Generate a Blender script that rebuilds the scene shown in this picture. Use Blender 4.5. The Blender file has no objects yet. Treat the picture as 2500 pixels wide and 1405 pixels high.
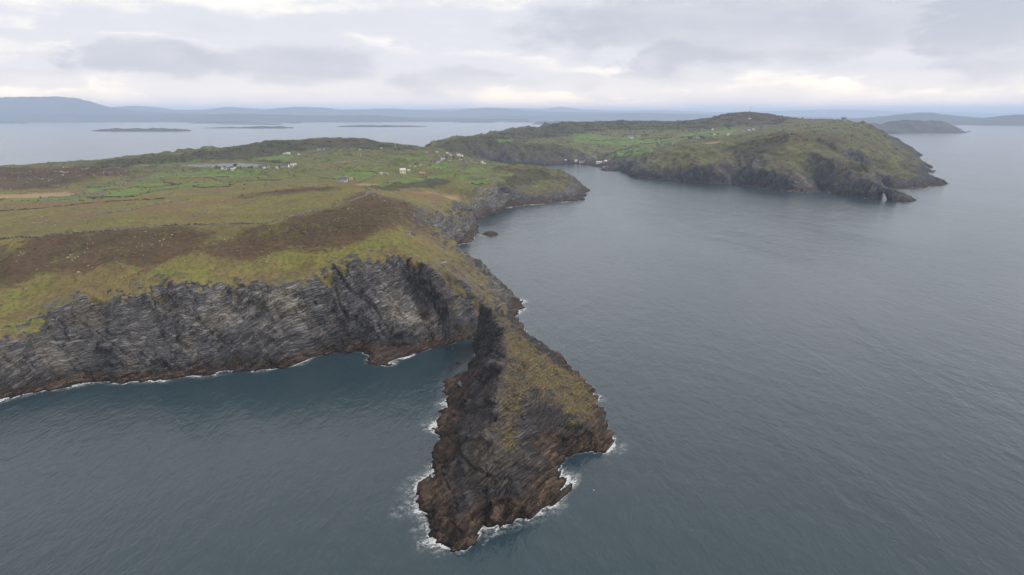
import bpy, bmesh, math, random
import numpy as np
from mathutils import Vector, Matrix, geometry

random.seed(7)
R = math.radians
scene = bpy.context.scene
COL = scene.collection

# ------------------------------------------------------------------ camera
CAM_H = 120.0
FPX = 1665.0                      # focal length in pixels of the 2500 px wide photo
PITCH = math.atan((702.5 - 280.0) / FPX)
cam_d = bpy.data.cameras.new('camera')
cam_d.sensor_width = 36.0
cam_d.lens = 36.0 * FPX / 2500.0
cam_d.clip_start = 1.0
cam_d.clip_end = 200000.0
cam = bpy.data.objects.new('camera', cam_d)
cam.location = (0, 0, CAM_H)
cam.rotation_euler = (math.pi / 2 - PITCH, 0, 0)
COL.objects.link(cam)
scene.camera = cam

# ------------------------------------------------------------------ world: bright overcast
SUN_EL, SUN_AZ = 46.0, 100.0       # azimuth clockwise from +Y (to the right of the view)
world = bpy.data.worlds.new('World')
scene.world = world
world.use_nodes = True
wn = world.node_tree.nodes
wl = world.node_tree.links
wn.clear()


class NT:
    """small helper that writes node trees"""
    def __init__(self, tree):
        self.t = tree

    def n(self, kind, **kw):
        nd = self.t.nodes.new(kind)
        for k, v in kw.items():
            setattr(nd, k, v)
        return nd

    def put(self, sock, val):
        if val is None:
            return
        if hasattr(val, 'is_output') or isinstance(val, bpy.types.NodeSocket):
            self.t.links.new(val, sock)
        else:
            if isinstance(val, (tuple, list)) and len(val) == 3 and sock.type == 'RGBA':
                val = (*val, 1.0)
            sock.default_value = val

    def math(self, op, a, b=None, c=None, clamp=False):
        nd = self.n('ShaderNodeMath', operation=op, use_clamp=clamp)
        self.put(nd.inputs[0], a)
        self.put(nd.inputs[1], b)
        self.put(nd.inputs[2], c)
        return nd.outputs[0]

    def vmath(self, op, a, b=None, scale=None):
        nd = self.n('ShaderNodeVectorMath', operation=op)
        self.put(nd.inputs[0], a)
        self.put(nd.inputs[1], b)
        if scale is not None:
            self.put(nd.inputs['Scale'], scale)
        return nd.outputs['Value'] if op in ('LENGTH', 'DOT_PRODUCT', 'DISTANCE') else nd.outputs[0]

    def ramp(self, x, lo, hi, a=0.0, b=1.0, smooth=True):
        nd = self.n('ShaderNodeMapRange', interpolation_type='SMOOTHSTEP' if smooth else 'LINEAR')
        self.put(nd.inputs[0], x)
        self.put(nd.inputs[1], lo)
        self.put(nd.inputs[2], hi)
        self.put(nd.inputs[3], a)
        self.put(nd.inputs[4], b)
        return nd.outputs[0]

    def mix(self, f, a, b, blend='MIX'):
        nd = self.n('ShaderNodeMix', data_type='RGBA', blend_type=blend)
        self.put(nd.inputs[0], f)
        self.put(nd.inputs[6], a)
        self.put(nd.inputs[7], b)
        return nd.outputs[2]

    def noise(self, vec, scale, detail=4.0, rough=0.55, dist=0.0, out=0):
        nd = self.n('ShaderNodeTexNoise')
        self.put(nd.inputs['Vector'], vec)
        nd.inputs['Scale'].default_value = scale
        nd.inputs['Detail'].default_value = detail
        nd.inputs['Roughness'].default_value = rough
        nd.inputs['Distortion'].default_value = dist
        return nd.outputs[out]

    def attr(self, name, vec=False):
        nd = self.n('ShaderNodeAttribute', attribute_name=name)
        return nd.outputs['Vector'] if vec else nd.outputs['Fac']


W = NT(world.node_tree)
geo = W.n('ShaderNodeTexCoord')
dvec = geo.outputs['Generated']
sep = W.n('ShaderNodeSeparateXYZ')
W.put(sep.inputs[0], dvec)
dx, dy, dz = sep.outputs
zc = W.math('MAXIMUM', dz, 0.0)
den = W.math('ADD', zc, 0.055)
cpos = W.n('ShaderNodeCombineXYZ')
W.put(cpos.inputs[0], W.math('DIVIDE', dx, den))
W.put(cpos.inputs[1], W.math('DIVIDE', dy, den))
cvec = cpos.outputs[0]
az = W.math('ARCTAN2', dx, dy)
el = W.math('ARCSINE', dz)
svec = W.n('ShaderNodeCombineXYZ')
W.put(svec.inputs[0], az)
W.put(svec.inputs[1], W.math('MULTIPLY', el, 2.6))
sv_ = svec.outputs[0]
n_big = W.noise(cvec, 0.42, 5.0, 0.55, 0.6)
n_mid = W.noise(sv_, 5.5, 8.0, 0.62, 0.25)
n_fine = W.noise(sv_, 16.0, 7.0, 0.62, 0.2)
dens = W.math('ADD', W.math('MULTIPLY', n_big, 0.30),
              W.math('ADD', W.math('MULTIPLY', n_mid, 0.45), W.math('MULTIPLY', n_fine, 0.25)))
# the larger cloud banks: soft ellipses in azimuth / elevation, broken by noise
el_w = W.math('ADD', el, W.math('MULTIPLY', W.math('SUBTRACT', n_mid, 0.5), 0.07))
az_w = W.math('ADD', az, W.math('MULTIPLY', W.math('SUBTRACT', n_fine, 0.5), 0.20))


def px_dir(px, py):
    cx = (px - 1250.0) / FPX
    cy = -(py - 702.5) / FPX
    v = Vector((cx, math.cos(PITCH) + cy * math.sin(PITCH), -math.sin(PITCH) + cy * math.cos(PITCH)))
    v.normalize()
    return math.atan2(v.x, v.y), math.asin(v.z)


def bank(px, py, wx, wy, gain):
    a0, e0 = px_dir(px, py)
    sx, sy = wx / FPX, wy / FPX
    q = W.math('ADD', W.math('POWER', W.math('ABSOLUTE', W.math('DIVIDE', W.math('SUBTRACT', az_w, a0), sx)), 2.0),
               W.math('POWER', W.math('ABSOLUTE', W.math('DIVIDE', W.math('SUBTRACT', el_w, e0), sy)), 2.0))
    return W.math('MULTIPLY', W.ramp(q, 1.45, 0.4), gain * 0.97)


banks = None
for bdef in [(1850, 55, 520, 95, .34), (1660, 165, 150, 42, .22), (2480, 70, 150, 90, .26),
             (345, 145, 150, 40, .30), (700, 150, 190, 45, .24), (720, 175, 560, 50, .12),
             (1120, 195, 150, 28, .20), (1380, 205, 130, 20, .17), (2250, 185, 190, 30, .17),
             (1500, 228, 120, 26, .12), (1200, 75, 500, 45, .10), (40, 190, 130, 22, .18),
             (1780, 238, 160, 22, .12), (560, 60, 420, 30, .06), (900, 235, 300, 25, .08),
             (90, 75, 110, 14, .10)]:
    b = bank(*bdef)
    banks = b if banks is None else W.math('ADD', banks, b)
cover = W.math('ADD', dens, banks)
sky = W.n('ShaderNodeTexSky', sky_type='NISHITA', sun_disc=False)
sky.sun_elevation = R(SUN_EL)
sky.sun_rotation = R(SUN_AZ)
sky.altitude = 0.0
nish = W.vmath('SCALE', sky.outputs[0], scale=0.09)
c1 = W.mix(W.ramp(cover, 0.42, 0.58), (0.97, 0.915, 0.845), (0.69, 0.685, 0.72))
c2 = W.mix(W.ramp(cover, 0.58, 1.0), c1, (0.48, 0.485, 0.54))
skycol = W.mix(0.93, nish, c2)
# paler towards the horizon, as in the photograph
skycol = W.mix(W.ramp(el, 0.13, 0.0), skycol, W.vmath('MULTIPLY', skycol, (1.30, 1.20, 1.08)))
skycol = W.mix(W.ramp(el, 0.06, 0.0), skycol, W.vmath('MULTIPLY', skycol, (1.70, 1.50, 1.16)))
bg = W.n('ShaderNodeBackground')
W.put(bg.inputs[0], skycol)
bg.inputs[1].default_value = 0.53
wo = W.n('ShaderNodeOutputWorld')
wl.new(bg.outputs[0], wo.inputs[0])

sun_d = bpy.data.lights.new('sun', 'SUN')
sun_d.energy = 1.5
sun_d.angle = R(16)
sun_d.color = (1.0, 0.95, 0.88)
sun = bpy.data.objects.new('sun', sun_d)
sv = Vector((math.sin(R(SUN_AZ)) * math.cos(R(SUN_EL)), math.cos(R(SUN_AZ)) * math.cos(R(SUN_EL)), math.sin(R(SUN_EL))))
sun.rotation_euler = (-sv).to_track_quat('-Z', 'Y').to_euler()
COL.objects.link(sun)

scene.view_settings.view_transform = 'Standard'
scene.view_settings.look = 'None'
scene.view_settings.exposure = 1.26
scene.view_settings.gamma = 1.0
scene.render.engine = 'CYCLES'
scene.cycles.use_denoising = True
scene.cycles.max_bounces = 5
scene.cycles.diffuse_bounces = 2
scene.cycles.glossy_bounces = 2
scene.cycles.transparent_max_bounces = 8
scene.cycles.volume_bounces = 0


# ------------------------------------------------------------------ numpy noise
def _hash(ix, iy, seed):
    h = (ix.astype(np.uint32) * np.uint32(374761393)) ^ (iy.astype(np.uint32) * np.uint32(668265263)) ^ np.uint32((seed * 2246822519) & 0xffffffff)
    h = (h ^ (h >> np.uint32(13))) * np.uint32(1274126177)
    h ^= h >> np.uint32(16)
    return h


_GA = np.linspace(0, 2 * np.pi, 64, endpoint=False).astype(np.float32)
_GC, _GS = np.cos(_GA), np.sin(_GA)


def perlin(x, y, seed=0):
    x = np.asarray(x, np.float32)
    y = np.asarray(y, np.float32)
    fx, fy = np.floor(x), np.floor(y)
    ix, iy = fx.astype(np.int32), fy.astype(np.int32)
    rx, ry = x - fx, y - fy
    sx = rx * rx * rx * (rx * (rx * 6 - 15) + 10)
    sy = ry * ry * ry * (ry * (ry * 6 - 15) + 10)

    def g(ox, oy):
        k = (_hash(ix + ox, iy + oy, seed) & np.uint32(63)).astype(np.int32)
        return _GC[k] * (rx - ox) + _GS[k] * (ry - oy)
    a = g(0, 0)
    b = g(1, 0)
    c = g(0, 1)
    d = g(1, 1)
    ab = a + sx * (b - a)
    cd = c + sx * (d - c)
    return (ab + sy * (cd - ab)) * 1.41


def fbm(x, y, octs=4, seed=0, gain=0.5, ridged=False):
    r = 0.0
    amp = 1.0
    for k in range(octs):
        p = perlin(x * (2.03 ** k) + 17.3 * k, y * (2.03 ** k) - 9.1 * k, seed + k)
        r = r + amp * ((1 - 2 * np.abs(p)) if ridged else p)
        amp *= gain
    return r


def sstep(x, a, b):
    t = np.clip((x - a) / (b - a), 0, 1)
    return t * t * (3 - 2 * t)


# ------------------------------------------------------------------ picture measurements -> places on the ground
CP, SP = math.cos(PITCH), math.sin(PITCH)


def ray(px, py):
    cx = (px - 1250.0) / FPX
    cy = -(py - 702.5) / FPX
    return cx, CP + cy * SP, -SP + cy * CP


def pt(px, py, z):
    """z >= 0: height of the spot; z < 0: its distance (-z) ahead of the camera"""
    rx, ry, rz = ray(px, py)
    if z < 0:
        t = -z / ry
        return (rx * t, -z, CAM_H + rz * t)
    t = (z - CAM_H) / rz
    return (rx * t, ry * t, float(z))


# coast of the island, clockwise from the left edge of the view
coast_px = [(-700, 1165), (-500, 1110), (-300, 1050), (-150, 1012), (-60, 990), (0, 976), (60, 962), (110, 952), (150, 945), (200, 937), (250, 930),
    (300, 936), (345, 932), (400, 928), (440, 920), (500, 915), (540, 906), (590, 904), (640, 905), (690, 899),
    (720, 892), (750, 880), (790, 869), (835, 861), (880, 860), (893, 874), (898, 886), (920, 894), (945, 893), (960, 882),
    (1000, 870), (1030, 858), (1060, 850), (1090, 842), (1120, 832), (1150, 826), (1165, 832), (1166, 860), (1156, 890),
    (1138, 916), (1110, 920), (1088, 930), (1085, 960), (1086, 990), (1072, 1003), (1070, 1020), (1055, 1045), (1066, 1080),
    (1060, 1100), (1066, 1125), (1050, 1150), (1045, 1165), (1030, 1180), (1020, 1200), (1010, 1225), (1005, 1245),
    (1030, 1252), (1050, 1262), (1048, 1290), (1060, 1308), (1060, 1326), (1085, 1341), (1110, 1347), (1140, 1343), (1160, 1325),
    (1168, 1300), (1174, 1286), (1179, 1279), (1186, 1290), (1207, 1292), (1230, 1272), (1260, 1267), (1290, 1262), (1310, 1252),
    (1340, 1235), (1370, 1210), (1385, 1190), (1380, 1165), (1374, 1150), (1372, 1138), (1385, 1122), (1410, 1112), (1440, 1105),
    (1480, 1108), (1495, 1090), (1500, 1070), (1490, 1045), (1480, 1020), (1465, 1000), (1456, 980), (1448, 960), (1441, 942),
    (1405, 906), (1330, 852), (1282, 808), (1272, 797), (1262, 772), (1275, 745), (1270, 730), (1250, 722), (1240, 712),
    (1165, 666), (1118, 618), (1108, 604), (1118, 597), (1156, 592), (1163, 584), (1148, 576), (1165, 570), (1172, 560), (1164, 546),
    (1160, 537), (1180, 530), (1215, 518), (1240, 508), (1262, 503), (1300, 500), (1360, 496), (1420, 489), (1430, 478), (1427, 470),
    (1443, 465), (1425, 458), (1408, 449), (1365, 434), (1315, 419), (1260, 411), (1215, 409), (1197, 406), (1192, 404), (1205, 402.5), (1260, 404),
    (1330, 404), (1350, 402), (1382, 400), (1402, 400), (1440, 404), (1466, 409), (1490, 410), (1462, 414), (1482, 418), (1508, 417),
    (1530, 421), (1536, 428), (1546, 433), (1580, 437), (1640, 441), (1700, 447), (1740, 450), (1775, 452), (1790, 447), (1805, 453), (1840, 455), (1870, 462),
    (1920, 466), (1960, 470), (1990, 468), (2004, 461), (2018, 464), (2032, 470), (2052, 477), (2090, 481), (2130, 486), (2147, 487), (2152, 480),
    (2150, 472), (2120, 460), (2085, 447), (2050, 436), (2060, 433), (2100, 440), (2140, 450), (2175, 459), (2210, 460), (2250, 458), (2290, 455), (2300, 451), (2316, 448), (2283, 437),
    (2255, 423), (2281, 418), (2252, 413), (2279, 410), (2242, 399), (2228, 387), (2252, 381), (2218, 366), (2180, 352)]
coast_w = [pt(a, b, 0)[:2] for a, b in coast_px]
# far side of the island, out of sight behind its crest
coast_w += [(1900, 3400), (1500, 3500), (1000, 3350), (600, 3250), (250, 2950), (80, 2700), (-60, 2300), (-150, 2080), (-230, 1960), (-290, 1960),
    (-420, 1960), (-700, 1880), (-850, 1700), (-1000, 1560), (-1120, 1440), (-1300, 1400), (-1700, 1380), (-2200, 1350), (-1500, 700), (-700, 420)]
arch_rock_px = [(2171, 486), (2190, 491), (2205, 493), (2222, 493), (2241, 490), (2226, 484), (2205, 474), (2185, 466), (2170, 470), (2168, 478)]
skerry_px = [(1170, 574), (1180, 578), (1193, 578), (1206, 575), (1211, 573), (1203, 570), (1190, 569), (1178, 571)]
small_px = [(1116, 889), (1121, 891), (1129, 890), (1127, 887), (1119, 886)]
small2_px = [(1268, 752), (1274, 757), (1280, 755), (1277, 749)]
coasts = [coast_w] + [[pt(a, b, 0)[:2] for a, b in q] for q in (arch_rock_px, skerry_px, small_px, small2_px)]

# break lines of the relief: (px, py, height or -distance)
lines = {
 'toe_left': [(-300, 1015, 5), (0, 945, 5), (150, 913, 6), (300, 900, 6), (440, 890, 6), (540, 876, 6), (690, 868, 6), (780, 842, 5)],
 'rim_left': [(-700, 900, 22), (-300, 840, 24), (0, 800, 25), (80, 765, 28), (150, 740, 31), (240, 712, 34), (330, 702, 35), (400, 690, 37), (480, 702, 36), (540, 690, 36.5), (640, 667, 39),
     (700, 692, 37), (740, 695, 36), (800, 662, 39.5), (870, 648, 42), (980, 620, 45.5), (1010, 632, 43), (1040, 650, 39.5), (1100, 690, 34), (1150, 725, 29), (1190, 754, 26)],
 'fin_crest': [(1190, 754, 26), (1200, 764, 25.8), (1213, 779, 25.6), (1232, 800, 25.4), (1224, 832, 26), (1238, 872, 25.5), (1234, 910, 24.8), (1230, 950, 23.5), (1218, 1000, 22),
     (1213, 1050, 20), (1208, 1110, 17), (1190, 1150, 14), (1160, 1200, 11), (1130, 1250, 7), (1110, 1300, 4)],
 'neck_top': [(1120, 700, 32), (1165, 730, 28), (1203, 754, 25.2), (1228, 778, 22.5)],
 'fin_toe_left': [(1166, 845, 6), (1160, 895, 5), (1146, 930, 4.5), (1120, 1000, 5), (1112, 1050, 6), (1105, 1100, 6), (1080, 1180, 5), (1062, 1240, 3)],
 'fin_second': [(1240, 838, 24.6), (1300, 880, 20), (1350, 950, 14.5), (1410, 1020, 9.5), (1462, 1068, 4.5)],
 'fin_gully': [(1276, 935, 17), (1300, 1000, 10.5), (1312, 1060, 6.5), (1313, 1105, 4.6), (1332, 1132, 3.2), (1362, 1142, 0.8)],
 'fin_edge_right': [(1236, 800, 24.6), (1296, 840, 17), (1370, 893, 8), (1420, 928, 3)],
 'fin_tip': [(1240, 1150, 13), (1270, 1200, 8), (1250, 1235, 5)],
 'fin_tip2': [(1140, 1300, 4), (1205, 1240, 5.5)],
 'ridge_near': [(-400, 640, 42), (0, 595, 47), (80, 580, 50), (150, 567, 52), (280, 560, 53), (400, 555, 53), (500, 550, 54), (600, 550, 54), (650, 548, 54.5), (700, 535, 56), (800, 505, 59), (860, 485, 60.5), (905, 470, 62)],
 'flank': [(905, 470, 62), (940, 478, 61), (1000, 510, 56), (1060, 560, 44), (1110, 596, 33), (1140, 625, 27), (1180, 665, 17), (1220, 698, 8)],
 'spine': [(980, 620, 45.5), (960, 580, 52), (935, 520, 58.5), (905, 470, 62)],
 'east_face': [(1090, 660, 33), (1160, 705, 22), (1215, 745, 13), (1240, 765, 6)],
 'back_crest': [(-400, 545, 37), (0, 520, 39), (200, 508, 41), (450, 488, 45), (600, 471, 48), (700, 462, 50.5), (800, 457, 53.5), (860, 455, 55.5), (890, 459, 57)],
 'dip': [(-300, 590, 38), (0, 560, 40), (300, 525, 44), (600, 512, 47), (760, 488, 54)],
 'plain1': [(-500, 480, 34), (0, 472, 35), (250, 470, 35), (420, 468, 36), (600, 452, 38), (750, 447, 40), (900, 442, 40), (1000, 442, 38), (1100, 442, 35), (1200, 440, 32)],
 'plain2': [(-500, 445, 32), (0, 440, 33), (200, 438, 34), (350, 432, 33), (500, 428, 32), (650, 425, 35), (800, 420, 38), (900, 420, 40), (1000, 415, 38), (1100, 416, 33), (1220, 420, 33)],
 'plain3': [(-500, 425, 29), (0, 424, 29), (150, 420, 30), (300, 415, 31), (400, 412, 31), (480, 417, 31.2), (560, 418, 31.3), (660, 416, 32), (760, 405, 36), (880, 398, 38), (1000, 392, 38), (1070, 391, 32), (1130, 391, 25), (1186, 401, 7)],
 'lake_back': [(440, 397, 31.5), (500, 393, 32.5), (600, 390, 33), (680, 392, 35)],
 'slope_back': [(0, 414, 28), (200, 405, 30), (330, 395, 33), (480, 385, 36), (600, 375, 41), (700, 368, 46), (800, 368, 48), (900, 368, 46), (980, 372, 42), (1040, 372, 36), (1080, 380, 32)],
 'crest_back': [(-500, 418, 26), (0, 409, 27), (55, 405, 28), (80, 408, 27), (150, 397, 31), (200, 394, 33), (238, 398, 31), (241, 391, 35), (300, 385, 38), (400, 375, 43), (500, 365, 49), (600, 355, 55), (700, 343, 61), (800, 338, 65), (900, 342, 61), (950, 350, 53), (1000, 356, 45), (1030, 365, 38)],
 'mid_rock_top': [(1000, 482, 39), (1060, 505, 32), (1085, 525, 25), (1120, 545, 15), (1140, 565, 8)],
 'mid_bench': [(950, 463, 41), (1060, 470, 34), (1120, 490, 27), (1150, 515, 16)],
 'mid_bench2': [(1180, 460, 30), (1195, 482, 22), (1190, 505, 9)],
 'notch': [(1208, 462, 27), (1222, 480, 15), (1236, 498, 3)],
 'head_rim': [(1215, 448, 32), (1240, 462, 20), (1300, 450, 19), (1350, 441, 20), (1390, 442, 13), (1418, 455, 5)],
 'head_face': [(1260, 487, 6), (1320, 478, 8), (1380, 470, 7)],
 'head_top': [(1200, 425, 33), (1260, 411, 33), (1290, 408, 32), (1330, 413, 26), (1370, 426, 16), (1400, 441, 8)],
 'far_shore': [(1197, 394, 9), (1250, 394, 8), (1320, 394, 8), (1370, 395, 5), (1400, 396, 4), (1450, 399, 5)],
 'far_shore2': [(1150, 386, 18), (1200, 380, 22), (1280, 383, 18), (1340, 382, 17), (1400, 386, 13), (1460, 386, -1800), (1500, 395, -1720)],
 'far_mid': [(1045, 364, 38), (1100, 352, 50), (1180, 356, 44), (1260, 352, 46), (1340, 356, 40), (1420, 366, -1900), (1500, 376, -1800), (1545, 388, -1640), (1520, 405, -1510)],
 'far_up': [(1130, 337, 62), (1200, 330, -2080), (1300, 325, -2150), (1400, 325, -2150), (1480, 328, -2150), (1545, 338, -2050), (1620, 345, -1980), (1680, 345, -1920)],
 'far_up2': [(1300, 312, -2300), (1400, 312, -2300), (1500, 316, -2280), (1600, 320, -2250), (1700, 322, -2200), (1800, 322, -2150), (1900, 316, -2100), (2000, 312, -2050)],
 'far_crest': [(1045, 362, -1800), (1075, 348, -1850), (1110, 340, -1950), (1160, 333, -2050), (1200, 326, -2150), (1260, 315, -2300), (1330, 304, -2400), (1380, 296.5, -2450), (1440, 297, -2500), (1480, 297, -2500), (1510, 293.5, -2520), (1560, 294.5, -2520), (1620, 297, -2550), (1680, 294, -2550),
     (1730, 290, -2550), (1760, 284, -2550), (1790, 276, -2550), (1825, 271.5, -2550), (1860, 275, -2550), (1890, 283, -2500), (1915, 284, -2450), (1935, 289, -2400), (1990, 290.5, -2300), (2035, 290, -2200), (2060, 295, -2150), (2100, 299, -2080)],
 'right_sil': [(2100, 299, -2080), (2125, 312, -2000), (2150, 330, -1930), (2185, 350, -1830), (2215, 372, -1740), (2232, 388, -1690)],
 'r_rim': [(1545, 395, -1480), (1575, 384, -1500), (1620, 370, -1500), (1700, 356, -1470), (1800, 346, -1440), (1870, 336, -1420), (1920, 331, -1410), (1965, 332, -1390), (2000, 343, -1340), (2040, 362, -1270), (2075, 385, -1195), (2105, 407, -1125), (2140, 431, -1050), (2150, 440, -1030)],
 'r_cliff': [(1512, 413, -1470), (1535, 418, -1420), (1560, 417, -1360), (1640, 418, -1290), (1700, 415, -1260), (1740, 421, -1240), (1790, 412, -1235), (1840, 419, -1190), (1900, 420, -1150), (1930, 427, -1128), (2000, 425, -1090), (2040, 433, -1070), (2100, 434, -1035), (2140, 440, -1018)],
 'r_mid': [(1600, 395, -1410), (1700, 387, -1360), (1800, 380, -1330), (1880, 372, -1290), (1960, 378, -1230), (2040, 400, -1150)],
 'r_plateau': [(1600, 362, -1700), (1700, 345, -1680), (1800, 338, -1650), (1900, 326, -1700), (2000, 318, -1800), (2060, 312, -1900)],
 'r_lobe': [(2060, 325, -1800), (2100, 348, -1680), (2140, 372, -1560), (2180, 398, -1420), (2215, 420, -1330), (2250, 434, -1270), (2290, 444, -1225)],
 'r_lobe_cliff': [(2010, 356, -1420), (2050, 368, -1350), (2085, 383, -1300), (2110, 398, -1275), (2135, 418, -1235), (2170, 432, -1205), (2220, 440, -1195), (2260, 447, -1205)],
 'arch_rock': [(2174, 464, -990), (2185, 467, -984), (2205, 478, -976), (2225, 487, -970)],
 'skerry': [(1180, 572, 2.5), (1192, 570, 4.5), (1204, 572, 2)],
}
singles = [(1122, 887, 1.2), (1275, 752, 2), (920, 860, 14), (930, 800, 22), (850, 760, 28), (1122, 958, 2), (1440, 1085, 2.5),
           (0, 680, 37), (200, 650, 43), (400, 630, 45), (600, 620, 46), (760, 610, 47), (860, 590, 50),
           (1000, 700, 28), (1080, 760, 22), (1880, 440, 14), (1700, 432, 12)]
far_pts = [(1300, 2900, 70), (900, 2900, 90), (500, 2700, 70), (100, 2300, 45), (-700, 1780, 35), (-1300, 1330, 22), (1700, 3000, 40), (-2000, 1000, 30), (-1000, 620, 40)]

# ------------------------------------------------------------------ triangulated relief
tv, tz, te = [], [], []


def uv_of(x, y):
    return (x / y, math.log(y))


for c in coasts:
    s = len(tv)
    for (x, y) in c:
        tv.append(uv_of(x, y))
        tz.append(0.0)
    te += [(s + i, s + (i + 1) % len(c)) for i in range(len(c))]
for ln in lines.values():
    s = len(tv)
    for q in ln:
        x, y, z = pt(*q)
        tv.append(uv_of(x, y))
        tz.append(z)
    te += [(s + i, s + i + 1) for i in range(len(ln) - 1)]
for q in singles:
    x, y, z = pt(*q)
    tv.append(uv_of(x, y))
    tz.append(z)
for x, y, z in far_pts:
    tv.append(uv_of(x, y))
    tz.append(z)
ov, oe, of, o_v, o_e, o_f = geometry.delaunay_2d_cdt([Vector(q) for q in tv], te, [], 0, 1e-6, True)
oz = [None] * len(ov)
for i, ids in enumerate(o_v):
    if ids:
        oz[i] = max(tz[k] for k in ids)
nb = {}
for a, b in oe:
    nb.setdefault(a, []).append(b)
    nb.setdefault(b, []).append(a)
for i in range(len(oz)):
    if oz[i] is None:
        k = [(oz[j], (ov[i] - ov[j]).length) for j in nb.get(i, []) if oz[j] is not None]
        sw = sum(1 / (d + 1e-6) for _, d in k)
        oz[i] = sum(z / (d + 1e-6) for z, d in k) / sw if k else 0.0

# grid of the relief: finer close by, coarser far off
DU = 0.0014
U = np.arange(-1.02, 0.90, DU)
vs = [math.log(147.0)]
while vs[-1] < math.log(3500.0):
    y = math.exp(vs[-1])
    vs.append(vs[-1] + (0.0016 if y < 420 else (0.0023 if y < 1000 else 0.0020 if y < 2000 else 0.0026)))
V = np.array(vs)
NU, NV = len(U), len(V)
YY = np.exp(V)
UU, VV = np.meshgrid(U, V)           # rows = distance, columns = bearing
Y2 = np.exp(VV).astype(np.float32)
X2 = (UU * Y2).astype(np.float32)


def window(u0, u1, v0, v1):
    i0 = max(0, int((u0 - U[0]) / DU))
    i1 = min(NU, int((u1 - U[0]) / DU) + 2)
    j0 = max(0, int(np.searchsorted(V, v0)) - 1)
    j1 = min(NV, int(np.searchsorted(V, v1)) + 1)
    return i0, i1, j0, j1


Z = np.full((NV, NU), -30.0, np.float32)
for f in of:
    for t in range(1, len(f) - 1):
        a, b, c = f[0], f[t], f[t + 1]
        (x0, y0), (x1, y1), (x2, y2) = ov[a], ov[b], ov[c]
        det = (y1 - y2) * (x0 - x2) + (x2 - x1) * (y0 - y2)
        if abs(det) < 1e-12:
            continue
        i0, i1, j0, j1 = window(min(x0, x1, x2), max(x0, x1, x2), min(y0, y1, y2), max(y0, y1, y2))
        if i1 <= i0 or j1 <= j0:
            continue
        gu, gv = UU[j0:j1, i0:i1], VV[j0:j1, i0:i1]
        l0 = ((y1 - y2) * (gu - x2) + (x2 - x1) * (gv - y2)) / det
        l1 = ((y2 - y0) * (gu - x2) + (x0 - x2) * (gv - y2)) / det
        l2 = 1 - l0 - l1
        m = (l0 >= -1e-6) & (l1 >= -1e-6) & (l2 >= -1e-6)
        zz = l0 * oz[a] + l1 * oz[b] + l2 * oz[c]
        sub = Z[j0:j1, i0:i1]
        sub[m] = zz[m]


def inside_poly(poly, gx, gy):
    r = np.zeros(gx.shape, bool)
    n = len(poly)
    for i in range(n):
        x0, y0 = poly[i]
        x1, y1 = poly[(i + 1) % n]
        if y0 == y1:
            continue
        c = ((y0 > gy) != (y1 > gy)) & (gx < (x1 - x0) * (gy - y0) / (y1 - y0) + x0)
        r ^= c
    return r


LAND = np.zeros((NV, NU), bool)
for c in coasts:
    pu = [uv_of(*q) for q in c]
    i0, i1, j0, j1 = window(min(q[0] for q in pu), max(q[0] for q in pu), min(q[1] for q in pu), max(q[1] for q in pu))
    LAND[j0:j1, i0:i1] |= inside_poly(pu, UU[j0:j1, i0:i1], VV[j0:j1, i0:i1])

DIST = np.full((NV, NU), 60.0, np.float32)
for c in coasts:
    for i in range(len(c)):
        (x0, y0), (x1, y1) = c[i], c[(i + 1) % len(c)]
        pad = 45.0
        ya, yb = max(60.0, min(y0, y1) - pad), max(y0, y1) + pad
        us = [x / y for x in (x0 - pad, x0 + pad, x1 - pad, x1 + pad) for y in (ya, yb)]
        i0, i1, j0, j1 = window(min(us), max(us), math.log(ya), math.log(yb))
        if i1 <= i0 or j1 <= j0:
            continue
        gx, gy = X2[j0:j1, i0:i1], Y2[j0:j1, i0:i1]
        ex, ey = x1 - x0, y1 - y0
        L = ex * ex + ey * ey + 1e-9
        t = np.clip(((gx - x0) * ex + (gy - y0) * ey) / L, 0, 1)
        d = np.hypot(gx - (x0 + t * ex), gy - (y0 + t * ey))
        DIST[j0:j1, i0:i1] = np.minimum(DIST[j0:j1, i0:i1], d)
Z = np.where(LAND, np.maximum(Z, np.minimum(DIST * 0.7, 2.5)), -np.minimum(DIST * 0.55, 20.0)).astype(np.float32)


def blur(a, r):
    """separable triangle-like blur with r grid cells"""
    for _ in range(2):
        for ax in (0, 1):
            p = np.pad(a, [(r + 1, r) if k == ax else (0, 0) for k in (0, 1)], mode='edge')
            cs = np.cumsum(p, axis=ax, dtype=np.float64)
            hi = [slice(None)] * 2
            lo = [slice(None)] * 2
            hi[ax] = slice(2 * r + 1, None)
            lo[ax] = slice(None, -(2 * r + 1))
            a = ((cs[tuple(hi)] - cs[tuple(lo)]) / (2 * r + 1)).astype(np.float32)
    return a


Z2, Z8, Z18 = blur(Z, 2), blur(Z, 6), blur(Z, 15)
near_coast = sstep(DIST, 40.0, 12.0) * sstep(Y2, 1500, 700)
is_fin = ((Y2 < 335) & (X2 > -60) | (Y2 < 385) & (X2 > -56) & (DIST < 32)).astype(np.float32)
hillw = sstep(DIST, 25, 50)
nf = 1 - blur(is_fin, 8)
farw = sstep(Y2, 800, 1250)
Zb = Z2 * 1.0
Zb = Zb + (Z8 - Zb) * np.clip(sstep(DIST, 8, 30) * nf * (1 - 0.75 * farw), 0, 1)
Zb = Zb + (Z18 - Zb) * np.clip(hillw * nf * 0.45 * (1 - farw), 0, 1)
Zb = Zb.astype(np.float32)

# ------------------------------------------------------------------ slopes
def grads(z):
    zu = np.gradient(z, axis=1) / DU
    zv = np.gradient(z, axis=0) / np.gradient(V)[:, None]
    gx = zu / Y2
    gy = zv / Y2 - zu * X2 / (Y2 * Y2)
    return gx.astype(np.float32), gy.astype(np.float32)


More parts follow.
